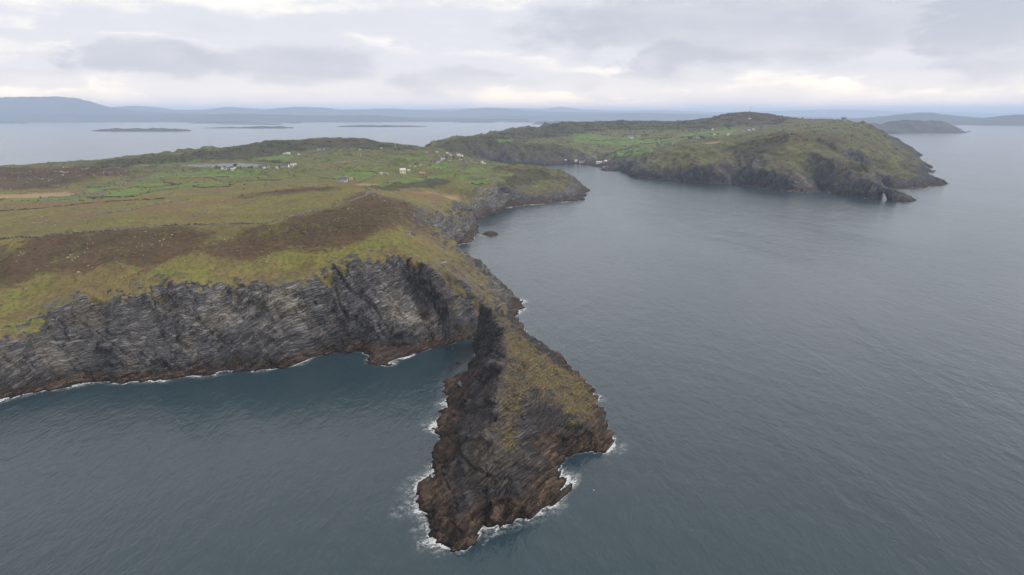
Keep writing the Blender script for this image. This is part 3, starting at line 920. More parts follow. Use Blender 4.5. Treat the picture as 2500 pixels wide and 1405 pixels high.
hc2 = T.mix(T.ramp(gm, 0.40, 0.60), (0.021, 0.022, 0.013), (0.050, 0.047, 0.023))
gr = T.mix(T.math('MULTIPLY', T.ramp(T.math('ADD', ht, T.math('MULTIPLY', T.math('SUBTRACT', g2, 0.5), 1.2)), 0.3, 0.7), 0.85), gr, hc2)
br = T.attr('bracken')
bf = T.ramp(T.math('ADD', br, T.math('MULTIPLY', T.math('SUBTRACT', gm, 0.5), 2.4)), 0.5, 0.9)
gr = T.mix(T.math('MULTIPLY', bf, 0.75), gr, (0.125, 0.082, 0.045))
he = T.attr('heather')
hf = T.ramp(T.math('ADD', he, T.math('MULTIPLY', T.math('SUBTRACT', gm, 0.5), 7.5)), 0.30, 0.80)
hcol = T.mix(T.ramp(gm, 0.42, 0.58), (0.026, 0.018, 0.012), (0.074, 0.046, 0.027))
hcol = T.mix(T.math('MULTIPLY', T.attr('tuss'), 0.5), hcol, (0.020, 0.016, 0.010))
hcol = T.mix(T.math('MULTIPLY', T.ramp(g1, 0.46, 0.58), 0.5), hcol, (0.075, 0.050, 0.032))
gr = T.mix(T.math('MULTIPLY', hf, 0.93), gr, hcol)
fi = T.attr('field')
fcol = T.mix(T.ramp(g2, 0.36, 0.62), (0.060, 0.108, 0.026), (0.100, 0.150, 0.036))
gr = T.mix(T.math('MULTIPLY', fi, 0.8), gr, fcol)
gr = T.mix(T.math('MULTIPLY', T.attr('tan'), 0.85), gr, (0.24, 0.17, 0.10))
rk_a = T.attr('rock')
rf = T.ramp(T.math('ADD', rk_a, T.math('MULTIPLY', T.math('SUBTRACT', T.noise(P, 0.30, 7, 0.74, 0.3), 0.5), 1.5)), 0.38, 0.62)
col = T.mix(rf, gr, rc)
gh = T.math('ADD', T.math('MULTIPLY', g3, 0.7), T.math('MULTIPLY', g2, 1.2))
nb_ = bump(T, T.math('MULTIPLY', gh, T.math('SUBTRACT', 1.0, rf)), 1.0, 0.75)
nb_ = bump(T, T.math('MULTIPLY', rh, rf), 1.1, 0.9, nb_)
finish(land_m, T, col, 0.92, nb_, 0.15)

co = np.stack([px_, py_, pz_], axis=1)
bedv = np.stack([bb, ss, pz_], axis=1)
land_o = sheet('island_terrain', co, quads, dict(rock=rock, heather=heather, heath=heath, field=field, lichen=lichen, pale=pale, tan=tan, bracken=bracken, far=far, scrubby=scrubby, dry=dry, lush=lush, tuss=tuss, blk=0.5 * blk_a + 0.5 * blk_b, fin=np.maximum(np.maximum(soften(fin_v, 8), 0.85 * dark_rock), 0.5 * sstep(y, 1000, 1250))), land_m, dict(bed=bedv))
tag(land_o, kind='structure')

# ------------------------------------------------------------------ sea
sea_m, T = new_mat('sea_water')
gpos = T.n('ShaderNodeNewGeometry')
P = gpos.outputs['Position']
rot = T.n('ShaderNodeMapping')
T.put(rot.inputs[0], P)
rot.inputs['Rotation'].default_value = (0, 0, R(28))
rot.inputs['Scale'].default_value = (1.0, 0.45, 1.0)
rp = rot.outputs[0]
w1 = T.noise(rp, 0.055, 3, 0.5, 0.4)
w2 = T.noise(rp, 0.22, 4, 0.6, 0.3)
w3 = T.noise(rp, 0.8, 3, 0.6)
slick = T.noise(T.vmath('MULTIPLY', P, (0.006, 0.0025, 1)), 1.0, 5, 0.6, 1.2)
amp = T.ramp(slick, 0.36, 0.62, 0.62, 1.12)
hh = T.math('MULTIPLY', T.math('ADD', T.math('ADD', T.math('MULTIPLY', w1, 1.1), T.math('MULTIPLY', w2, 0.9)), T.math('MULTIPLY', w3, 0.34)), amp)
nb_ = bump(T, hh, 1.0, 0.62)
b = T.n('ShaderNodeBsdfPrincipled')
b.inputs['Base Color'].default_value = (0.017, 0.034, 0.044, 1)
b.inputs['Roughness'].default_value = 0.16
b.inputs['IOR'].default_value = 1.36
T.put(b.inputs['Normal'], nb_)
o = T.n('ShaderNodeOutputMaterial')
T.t.links.new(b.outputs[0], o.inputs[0])

me = bpy.data.meshes.new('sea')
S = 60000.0
me.from_pydata([(-S, -S, 0), (S, -S, 0), (S, S, 0), (-S, S, 0)], [], [(0, 1, 2, 3)])
me.materials.append(sea_m)
sea = bpy.data.objects.new('sea', me)
COL.objects.link(sea)
tag(sea, kind='structure')

lk = bpy.data.meshes.new('lake')
lk.from_pydata([(a, b_, LAKE_Z) for a, b_ in lake_w], [], [tuple(range(len(lake_w)))])
lk.materials.append(sea_m)
lake = bpy.data.objects.new('lake', lk)
COL.objects.link(lake)
tag(lake, kind='structure')

# ------------------------------------------------------------------ foam along the rocks
spots = [(1020, 1180, 26), (1000, 1240, 30), (970, 1255, 22), (1392, 1168, 14), (1345, 1240, 18), (1310, 1256, 14), (1240, 1278, 16), (1180, 1295, 12), (1498, 1092, 16),
         (1462, 972, 10), (1050, 1320, 22), (1055, 1040, 14), (1085, 985, 12), (170, 943, 22), (385, 930, 20), (500, 915, 22), (280, 932, 14), (735, 887, 14), (640, 905, 12), (962, 888, 10), (1130, 925, 10),
         (1272, 760, 12), (1275, 735, 10), (20, 972, 20), (90, 956, 14), (1125, 597, 14), (1250, 505, 24), (1300, 500, 20), (1390, 493, 26), (1960, 470, 30), (2090, 483, 30), (2260, 458, 20), (1190, 577, 12), (1860, 460, 22), (985, 872, 10)]
sea_d = -sd
fw = np.clip(0.10 + 0.35 * fbm(x / 30, y / 30, 3, 561), 0.0, 0.4).astype(np.float32)
for a, b_, r_ in spots:
    wx, wy, _ = pt(a, b_, 0)
    fw = np.maximum(fw, np.exp(-((x - wx) ** 2 + (y - wy) ** 2) / (2 * (0.35 * r_ * max(1, wy / 320)) ** 2)))
ax_, ay_, _ = pt(2160, 480, 0)
fw = np.where(np.hypot(x - ax_, y - ay_) < 22, 0.0, fw).astype(np.float32)
# distance off the real water's edge, from the shape of the sea bed
shore = np.clip(-pz_, -1, 7) / 0.5
fq = quads_all
fq = fq[(pz_[fq].min(axis=1) < 0.25) & (pz_[fq].max(axis=1) > -5.5) & (y[fq].max(axis=1) < 1500)]
foam_m, T = new_mat('sea_foam')
gpos = T.n('ShaderNodeNewGeometry')
P = gpos.outputs['Position']
sh = T.attr('shore')
fwn = T.attr('foam')
f1 = T.noise(P, 0.32, 6, 0.7, 1.0)
f2 = T.noise(P, 1.3, 4, 0.65, 0.6)
fn = T.math('ADD', T.math('MULTIPLY', f1, 0.65), T.math('MULTIPLY', f2, 0.35))
reach = T.math('ADD', 0.35, T.math('MULTIPLY', fwn, 5.0))
near_s = T.math('SUBTRACT', 1.0, T.math('DIVIDE', sh, reach))
ff = T.math('ADD', T.math('MULTIPLY', near_s, 0.30), T.math('SUBTRACT', fn, 0.5))
ff = T.math('ADD', ff, T.math('MULTIPLY', fwn, 0.10))
fac = T.math('MULTIPLY', T.math('MULTIPLY', T.ramp(ff, 0.20, 0.44), T.ramp(near_s, 0.0, 0.5)), T.ramp(fwn, 0.0, 0.35, 0.15, 1.0))
halo_s = T.math('SUBTRACT', 1.0, T.math('DIVIDE', sh, T.math('ADD', 1.0, T.math('MULTIPLY', fwn, 9.0))))
halo = T.math('MULTIPLY', T.math('MULTIPLY', T.ramp(halo_s, 0.0, 0.9), T.ramp(fn, 0.44, 0.64)), T.ramp(fwn, 0.1, 0.6, 0.0, 0.5))
fac = T.math('MAXIMUM', T.math('MULTIPLY', fac, 0.9), halo)
tr = T.n('ShaderNodeBsdfTransparent')
df = T.n('ShaderNodeBsdfDiffuse')
df.inputs[0].default_value = (0.62, 0.64, 0.66, 1)
mx = T.n('ShaderNodeMixShader')
T.put(mx.inputs[0], T.math('MULTIPLY', fac, 0.8))
T.t.links.new(tr.outputs[0], mx.inputs[1])
T.t.links.new(df.outputs[0], mx.inputs[2])
o = T.n('ShaderNodeOutputMaterial')
T.t.links.new(mx.outputs[0], o.inputs[0])
foam_o = sheet('sea_foam', np.stack([x, y, np.full(len(x), 0.07)], axis=1), fq, dict(shore=shore, foam=fw), foam_m)
tag(foam_o, 'white sea foam washing along the foot of the rocks', 'foam', kind='stuff')

# ------------------------------------------------------------------ rock pools on the point
pool_m = sea_m
for q in [[(1301, 1095), (1310, 1093), (1317, 1104), (1318, 1115), (1326, 1122), (1314, 1120), (1303, 1121)],
          [(1122, 930), (1130, 938), (1138, 948), (1145, 958), (1136, 955), (1124, 944), (1117, 936)]]:
    g = [ground(a, b_) for a, b_ in q]
    zp = max(0.25, float(np.median([v[2] for v in g])) + 0.5)
    pts = [pt(a, b_, zp) for a, b_ in q]
    me = bpy.data.meshes.new('rock_pool')
    n_ = len(pts)
    me.from_pydata([(a, b_, zp) for a, b_, _ in pts] + [(a, b_, zp - 1.2) for a, b_, _ in pts], [],
                   [tuple(range(n_))] + [(i, i + n_, (i + 1) % n_ + n_, (i + 1) % n_) for i in range(n_)])
    me.materials.append(pool_m)
    po = bpy.data.objects.new('rock_pool', me)
    COL.objects.link(po)
    tag(po, kind='structure')

# ------------------------------------------------------------------ sea arch at the end of the far headland
plain_rock, T = new_mat('slate_rock')
gpos = T.n('ShaderNodeNewGeometry')
P = gpos.outputs['Position']
sx = T.n('ShaderNodeSeparateXYZ')
T.put(sx.inputs[0], P)
rotn = T.n('ShaderNodeMapping')
T.put(rotn.inputs[0], P)
rotn.inputs['Rotation'].default_value = (0, R(40), R(20))
c_, h_ = rock_nodes(T, P, rotn.outputs[0], sx.outputs[2])
finish(plain_rock, T, c_, 0.92, bump(T, h_, 0.8, 0.9), 0.15)

a0 = Vector(pt(2136, 452, -1016))
a1 = Vector(pt(2186, 468, -984))
NS, NR = 22, 14
vsx, fsx = [], []
for i in range(NS):
    t = i / (NS - 1)
    c = a0.lerp(a1, t)
    top = (a0.z + 3.5) * (1 - t) + (a1.z + 2.0) * t + 0.7 * math.sin(t * 9)
    hole = max(0.0, 1 - ((t - 0.47) / 0.27) ** 2)
    bot = -2.0 + (10.6 * math.sqrt(hole) if hole > 0 else 0.0)
    bot = min(bot, top - 4.0)
    dr = (a1 - a0).normalized()
    side = Vector((-dr.y, dr.x, 0)).normalized()
    for k in range(NR):
        a = 2 * math.pi * k / NR
        w = 5.5 * math.copysign(abs(math.cos(a)) ** 0.7, math.cos(a)) * (1.15 - 0.35 * (math.sin(a) + 1) / 2)
        hgt = (top + bot) / 2 + (top - bot) / 2 * math.copysign(abs(math.sin(a)) ** 0.7, math.sin(a))
        rnd = 0.8 * math.sin(i * 2.1 + k * 1.7) + 0.5 * math.sin(i * 4.7 - k * 3.1)
        p = Vector((c.x, c.y, 0)) + side * (w + rnd * 0.7 * (1 if w > 0 else -1))
        vsx.append((p.x, p.y, hgt + 0.35 * rnd))
for i in range(NS - 1):
    for k in range(NR):
        fsx.append((i * NR + k, i * NR + (k + 1) % NR, (i + 1) * NR + (k + 1) % NR, (i + 1) * NR + k))
fsx.append(tuple(reversed(range(NR))))
fsx.append(tuple(range((NS - 1) * NR, NS * NR)))
me = bpy.data.meshes.new('sea_arch')
me.from_pydata(vsx, [], fsx)
me.materials.append(plain_rock)
ao = bpy.data.objects.new('sea_arch', me)
COL.objects.link(ao)
tag(ao, kind='structure')

# ------------------------------------------------------------------ islands of the bay and the mainland hills
hill_m, T = new_mat('distant_moor')
gpos = T.n('ShaderNodeNewGeometry')
P = gpos.outputs['Position']
sx = T.n('ShaderNodeSeparateXYZ')
T.put(sx.inputs[0], P)
d1 = T.noise(P, 0.0022, 6, 0.62, 0.5)
d2 = T.noise(P, 0.011, 5, 0.62, 0.3)
c_ = T.mix(T.ramp(d2, 0.38, 0.62), (0.020, 0.022, 0.020), (0.046, 0.045, 0.034))
c_ = T.mix(T.math('MULTIPLY', T.ramp(d1, 0.45, 0.62), 0.7), c_, (0.058, 0.048, 0.036))
c_ = T.mix(T.math('MULTIPLY', T.math('MULTIPLY', T.ramp(d1, 0.55, 0.42), T.ramp(sx.outputs[2], 90, 20)), 0.6), c_, (0.052, 0.064, 0.036))
c_ = T.mix(T.ramp(T.math('ADD', sx.outputs[2], T.math('MULTIPLY', d2, 8.0)), 10, 4), c_, (0.035, 0.032, 0.034))
finish(hill_m, T, c_, 0.95, bump(T, d2, 12.0, 0.6), 0.1)


def ridge_land(name, sky_px, dist, base_py, depth, seed, rough=0.05, steps=260):
    """a range of hills or an island: skyline measured in the photo at a set distance, real depth front to back"""
    ptsw = [pt(a, b_, -dist) for a, b_ in sky_px]
    xs = np.array([q[0] for q in ptsw])
    zs = np.array([q[2] for q in ptsw])
    # front shore follows from the height of its foot in the picture
    xg = np.linspace(xs[0], xs[-1], steps)
    zt = np.interp(xg, xs, zs)
    kk = np.ones(5) / 5
    zt = np.convolve(np.pad(zt, 2, mode='edge'), kk, 'valid')
    span = xs[-1] - xs[0]
    zt = zt + rough * zt * fbm(xg / (span * 0.02 + 60), np.full(steps, seed * 3.1), 4, seed)
    M = 26
    rows = []
    for j in range(M + 1):
        t = j / M                                     # 0 front shore, 0.55 crest, 1 back shore
        if t < 0.55:
            s = t / 0.55
            prof = 0.75 * s + 0.25 * (3 * s * s - 2 * s ** 3)
        else:
            s = (1 - t) / 0.45
            prof = s * s * (3 - 2 * s)
        yy = dist + depth * (t - 0.55)
        # narrower towards both ends, ragged shore
        taper = np.clip(np.minimum(xg - xs[0], xs[-1] - xg) / (0.15 * span), 0.02, 1) ** 0.6
        yr = dist + depth * (t - 0.55) * taper
        rag = depth * 0.10 * fbm(xg / (depth * 0.4), np.full(steps, seed + 0.3), 4, seed + 5) * (abs(t - 0.55) / 0.55)
        relief = rough * 2.4 * zt * fbm(xg / (depth * 0.28), np.full(steps, yy / (depth * 0.28)), 4, seed + 9) * prof * (1 - prof) * 4 * 0.6
        zr = zt * prof + relief - (3.0 if j in (0, M) else 0.0)
        sc = (yr + rag) / dist
        rows.append(np.stack([xg * (0.5 + 0.5 * sc), yr + rag, zr], axis=1))
    co_ = np.concatenate(rows)
    i_ = np.arange((M + 1) * steps).reshape(M + 1, steps)
    q_ = np.stack([i_[:-1, :-1].ravel(), i_[:-1, 1:].ravel(), i_[1:, 1:].ravel(), i_[1:, :-1].ravel()], axis=1)
    o_ = sheet(name, co_, q_, {}, hill_m)
    tag(o_, kind='structure')
    return o_


def dist_of(py):
    _, ry, rz = ray(1250, py)
    return -CAM_H / rz * ry


# low islands: (skyline, foot of the shore in the photo, depth)
for k, (sk, foot, dep) in enumerate([
    ([(-120, 300), (-40, 297), (0, 297.5), (50, 299.5), (85, 301), (101, 302)], 302, 350),
    ([(218, 321), (245, 316), (290, 314), (330, 314), (390, 313), (430, 315), (460, 317.5), (466, 318.5)], 321.5, 300),
    ([(495, 313), (530, 311), (600, 310.5), (640, 308.5), (690, 308.5), (718, 312)], 314, 260),
    ([(460, 301), (500, 297.5), (560, 297), (590, 296), (612, 299), (650, 300), (690, 300.5), (722, 299), (735, 297.5)], 302, 600),
    ([(526, 304.5), (560, 303.5), (600, 303.5), (650, 302.5), (690, 303.5)], 305, 150),
    ([(822, 309), (860, 306.5), (930, 306), (960, 306.5), (1000, 307.5), (1043, 309)], 310.5, 260),
    ([(1108, 299), (1150, 298), (1185, 297), (1210, 299)], 300, 220),
    ([(1232, 298.5), (1270, 297), (1330, 296), (1420, 296), (1520, 297)], 299.5, 400),
    ([(1298, 303), (1320, 298), (1350, 296.5), (1420, 298), (1500, 300)], 304, 300),
    ([(185, 298.5), (230, 296), (330, 295), (420, 296.5)], 299, 350)]):
    ridge_land('low_island', sk, dist_of(foot) + dep * 0.5, foot, dep, 300 + k, 0.32, 160)
# rocky island on the right
ridge_land('rocky_island', [(2060, 306), (2120, 303), (2160, 301), (2190, 294.5), (2230, 293), (2262, 296), (2276, 293), (2300, 297), (2325, 307), (2342, 317), (2350, 322)], dist_of(325) + 350, 325, 800, 330, 0.14, 240)
ridge_land('skerry_rock', [(2156, 323), (2170, 319), (2185, 320), (2197, 326)], dist_of(327.5) + 40, 327, 90, 331, 0.1, 40)
ridge_land('skerry_rock', [(2358, 322), (2365, 320), (2372, 322)], dist_of(322.5) + 30, 322, 70, 332, 0.1, 30)
# mainland ranges, nearest first
ridge_land('coast_hills', [(-700, 262), (-200, 268), (0, 274), (200, 280), (400, 281), (600, 278), (800, 282), (905, 281), (1000, 288), (1150, 291), (1290, 291)], 12600, 297, 2500, 341, 0.10, 420)
ridge_land('mountain', [(-500, 262), (-300, 246), (-100, 240), (0, 237), (60, 237), (130, 234.5), (180, 239), (215, 247), (260, 261), (320, 270), (420, 276), (560, 281), (680, 287)], 14200, 290, 3600, 342, 0.03, 420)
ridge_land('hill_range', [(150, 284), (270, 262), (330, 258), (375, 262), (440, 269), (500, 268), (560, 261), (590, 263), (640, 267), (720, 261), (790, 262), (830, 268), (950, 265), (1040, 270), (1100, 272), (1170, 263), (1230, 265), (1300, 272), (1450, 275), (1600, 276), (1750, 280), (1900, 284)], 18500, 288, 4200, 343, 0.03, 520)
ridge_land('hill_range', [(1000, 286), (1200, 284), (1400, 281), (1560, 277), (1640, 279), (1800, 284), (1950, 285), (2100, 288)], 15500, 291, 2500, 344, 0.05, 400)
ridge_land('hill_range', [(700, 276), (900, 270), (1100, 266), (1200, 263), (1330, 266), (1370, 260), (1420, 267), (1520, 271), (1600, 269), (1750, 274), (1900, 271), (2050, 268), (2200, 272), (2400, 276), (2700, 278)], 26000, 284, 5000, 345, 0.02, 520)
ridge_land('hill_range', [(2010, 296), (2130, 287), (2200, 280), (2240, 275.5), (2280, 276), (2330, 283), (2400, 288), (2520, 293), (2700, 296)], 9800, 303, 1800, 346, 0.05, 320)
ridge_land('coast_hills', [(2280, 305), (2340, 296), (2400, 288), (2450, 283), (2490, 280.5), (2560, 279), (2700, 272), (2900, 280), (3100, 290)], dist_of(307.5) + 1000, 307, 1900, 347, 0.05, 320)

# ------------------------------------------------------------------ haze: one closed box of even air
hz_m, T = new_mat('haze_air')
pv = T.n('ShaderNodeVolumePrincipled')
pv.inputs['Color'].default_value = (0.60, 0.74, 0.99, 1)
pv.inputs['Density'].default_value = 0.000076
pv.inputs['Anisotropy'].default_value = 0.0
o = T.n('ShaderNodeOutputMaterial')
T.t.links.new(pv.outputs[0], o.inputs['Volume'])
B = 61000.0
zt_, zb_ = 490.0, -21.0
me = bpy.data.meshes.new('haze')
me.from_pydata([(-B, -B, zb_), (B, -B, zb_), (B, B, zb_), (-B, B, zb_), (-B, -B, zt_), (B, -B, zt_), (B, B, zt_), (-B, B, zt_)], [],
               [(0, 3, 2, 1), (4, 5, 6, 7), (0, 1, 5, 4), (1, 2, 6, 5), (2, 3, 7, 6), (3, 0, 4, 7)])
me.materials.append(hz_m)
hz = bpy.data.objects.new('haze', me)
COL.objects.link(hz)
tag(hz, kind='stuff')
scene.cycles.volume_bounces = 2

# ------------------------------------------------------------------ things people built
def flat_mat(name, c, rough=0.85, var=0.25, scale=1.2):
    m, T = new_mat(name)
    gp = T.n('ShaderNodeNewGeometry')
    nz_ = T.noise(gp.outputs['Position'], scale, 4, 0.6)
    lo = tuple(v * (1 - var) for v in c)
    hi = tuple(min(1, v * (1 + var * 0.6)) for v in c)
    return finish(m, T, T.mix(T.ramp(nz_, 0.35, 0.65), lo, hi), rough, None, 0.3)


M = {
    'white': flat_mat('limewashed_wall', (0.50, 0.495, 0.475), 0.8, 0.12),
    'cream': flat_mat('cream_render', (0.62, 0.53, 0.36), 0.8, 0.12),
    'grey': flat_mat('grey_render', (0.33, 0.33, 0.34), 0.85, 0.15),
    'mint': flat_mat('pale_green_render', (0.52, 0.60, 0.50), 0.8, 0.10),
    'stone': flat_mat('bare_stone', (0.26, 0.25, 0.24), 0.9, 0.35, 2.0),
    'pink': flat_mat('pink_render', (0.55, 0.38, 0.32), 0.8, 0.12),
    'slate': flat_mat('slate_roofing', (0.075, 0.078, 0.09), 0.6, 0.25, 3.0),
    'rust': flat_mat('rusty_sheet_roof', (0.36, 0.17, 0.11), 0.8, 0.35, 1.2),
    'tin': flat_mat('pale_sheet_roof', (0.42, 0.42, 0.42), 0.6, 0.2),
    'glass': flat_mat('window_glass', (0.03, 0.035, 0.04), 0.15, 0.1),
    'door': flat_mat('painted_door', (0.10, 0.06, 0.05), 0.6, 0.2),
    'metal': flat_mat('grey_metal', (0.45, 0.46, 0.47), 0.5, 0.1),
    'concrete': flat_mat('pier_concrete', (0.36, 0.35, 0.33), 0.9, 0.25, 0.6),
    'drystone': flat_mat('dry_stone', (0.125, 0.12, 0.112), 0.95, 0.6, 0.9),
    'bank': flat_mat('overgrown_bank', (0.080, 0.082, 0.045), 0.95, 0.5, 0.5),
    'trunk': flat_mat('bark', (0.06, 0.05, 0.04), 0.9, 0.3, 2.0),
    'leaf': flat_mat('dark_foliage', (0.034, 0.045, 0.022), 0.9, 0.45, 0.5),
    'gorse': flat_mat('scrub_foliage', (0.040, 0.046, 0.020), 0.95, 0.5, 0.08),
    'boulder': flat_mat('pale_stone', (0.27, 0.265, 0.255), 0.95, 0.4, 1.0),
    'bird': flat_mat('white_plumage', (0.8, 0.8, 0.8), 0.8, 0.05),
}


def mesh_obj(name, verts, faces, mat, parent=None, smooth=False):
    me = bpy.data.meshes.new(name)
    me.from_pydata(verts, [], faces)
    if smooth:
        me.polygons.foreach_set('use_smooth', [True] * len(me.polygons))
    me.materials.append(mat)
    o = bpy.data.objects.new(name, me)
    COL.objects.link(o)
    if parent:
        o.parent = parent
    return o


def box(x0, x1, y0, y1, z0, z1):
    v = [(a, b, c) for c in (z0, z1) for (a, b) in ((x0, y0), (x1, y0), (x1, y1), (x0, y1))]
    return v, [(0, 3, 2, 1), (4, 5, 6, 7), (0, 1, 5, 4), (1, 2, 6, 5), (2, 3, 7, 6), (3, 0, 4, 7)]


def empty(name, loc, rz=0.0):
    o = bpy.data.objects.new(name, None)
    o.location = loc
    o.rotation_euler = (0, 0, rz)
    o.empty_display_size = 2.0
    COL.objects.link(o)
    return o


def seat(px, py, r):
    """level spot for something of radius r; lowest ground under it"""
    gx_, gy_, gz_ = ground(px, py)
    zs_ = [height(gx_ + r * math.cos(a), gy_ + r * math.sin(a)) for a in np.linspace(0, 6.28, 8)] + [gz_]
    return gx_, gy_, gz_, min(zs_)


def house(px, py, wpx, label, wall='white', roof='slate', rz=0.0, eave=3.0, depth=None, pitch=0.8, chim=1, gable=False, cat='house', name='house', group=None):
    gx_, gy_, gz_ = ground(px, py)
    Lm = max(4.0, 0.88 * wpx * math.hypot(gy_, 60) / FPX)
    D = depth or min(6.5, Lm * 0.75)
    if gable:
        Lm, D = max(Lm, 6), Lm
        D = min(D, 9)
        Lm = D * 1.3
        rz += math.pi / 2
    _, _, _, zlow = seat(px, py, max(Lm, D) * 0.5)
    z0 = max(zlow, gz_ - 1.6)
    e = empty(name, (gx_, gy_, z0), rz)
    tag(e, label, cat, group)
    h, rh_ = eave + (gz_ - z0) * 0.5, D * 0.5 * pitch
    a, b_ = Lm / 2, D / 2
    vv = [(-a, -b_, -1.5), (a, -b_, -1.5), (a, b_, -1.5), (-a, b_, -1.5), (-a, -b_, h), (a, -b_, h), (a, b_, h), (-a, b_, h), (-a, 0, h + rh_), (a, 0, h + rh_)]
    mesh_obj('wall', vv, [(0, 3, 2, 1), (0, 1, 5, 4), (2, 3, 7, 6), (1, 2, 6, 9, 5), (3, 0, 4, 8, 7)], M[wall], e)
    t, ov_ = 0.18, 0.25
    sl_ = rh_ / b_
    rv = []
    for sx_ in (-1, 1):
        xx = sx_ * (a + ov_)
        rv += [(xx, -b_ - ov_, h - ov_ * sl_ + 0.02), (xx, 0, h + rh_ + 0.02), (xx, b_ + ov_, h - ov_ * sl_ + 0.02),
               (xx, -b_ - ov_, h - ov_ * sl_ + t), (xx, 0, h + rh_ + t), (xx, b_ + ov_, h - ov_ * sl_ + t)]
    rf_ = [(0, 1, 4, 3), (1, 2, 5, 4), (6, 9, 10, 7), (7, 10, 11, 8), (3, 4, 10, 9), (4, 5, 11, 10), (0, 6, 7, 1), (1, 7, 8, 2), (0, 3, 9, 6), (2, 8, 11, 5)]
    ro = mesh_obj('roof', rv, rf_, M[roof], e)
    for k in range(chim):
        cx_ = (-1, 1)[k % 2] * (a - 0.5)
        v, f = box(cx_ - 0.35, cx_ + 0.35, -0.3, 0.3, h + rh_ * 0.7, h + rh_ + 1.0)
        mesh_obj('chimney', v, f, M['white' if wall == 'white' else 'grey'], ro)
    nwin = 0 if Lm < 5 else max(2, int(Lm / 3.2))
    dk = nwin // 2
    for k in range(nwin):
        wx_ = -a + Lm * (k + 0.5) / nwin
        if k == dk and nwin > 2:
            v, f = box(wx_ - 0.45, wx_ + 0.45, -b_ - 0.05, -b_ + 0.05, 0.1, 2.1)
            mesh_obj('door', v, f, M['door'], e)
            continue
        for row in range(2 if eave > 4.5 else 1):
            zc_ = h - 1.5 - row * 2.6
            v, f = box(wx_ - 0.5, wx_ + 0.5, -b_ - 0.05, -b_ + 0.05, zc_ - 0.5, zc_ + 0.6)
            mesh_obj('window', v, f, M['glass'], e)
    if gable:
        for zc_ in ([h - 1.3, h + 1.0] if D > 6 else [h - 1.2]):
            for xx in (-a - 0.05,):
                v, f = box(xx - 0.03, xx + 0.08, -0.5, 0.5, zc_ - 0.6, zc_ + 0.6)
                mesh_obj('window', v, f, M['glass'], e)
    return e


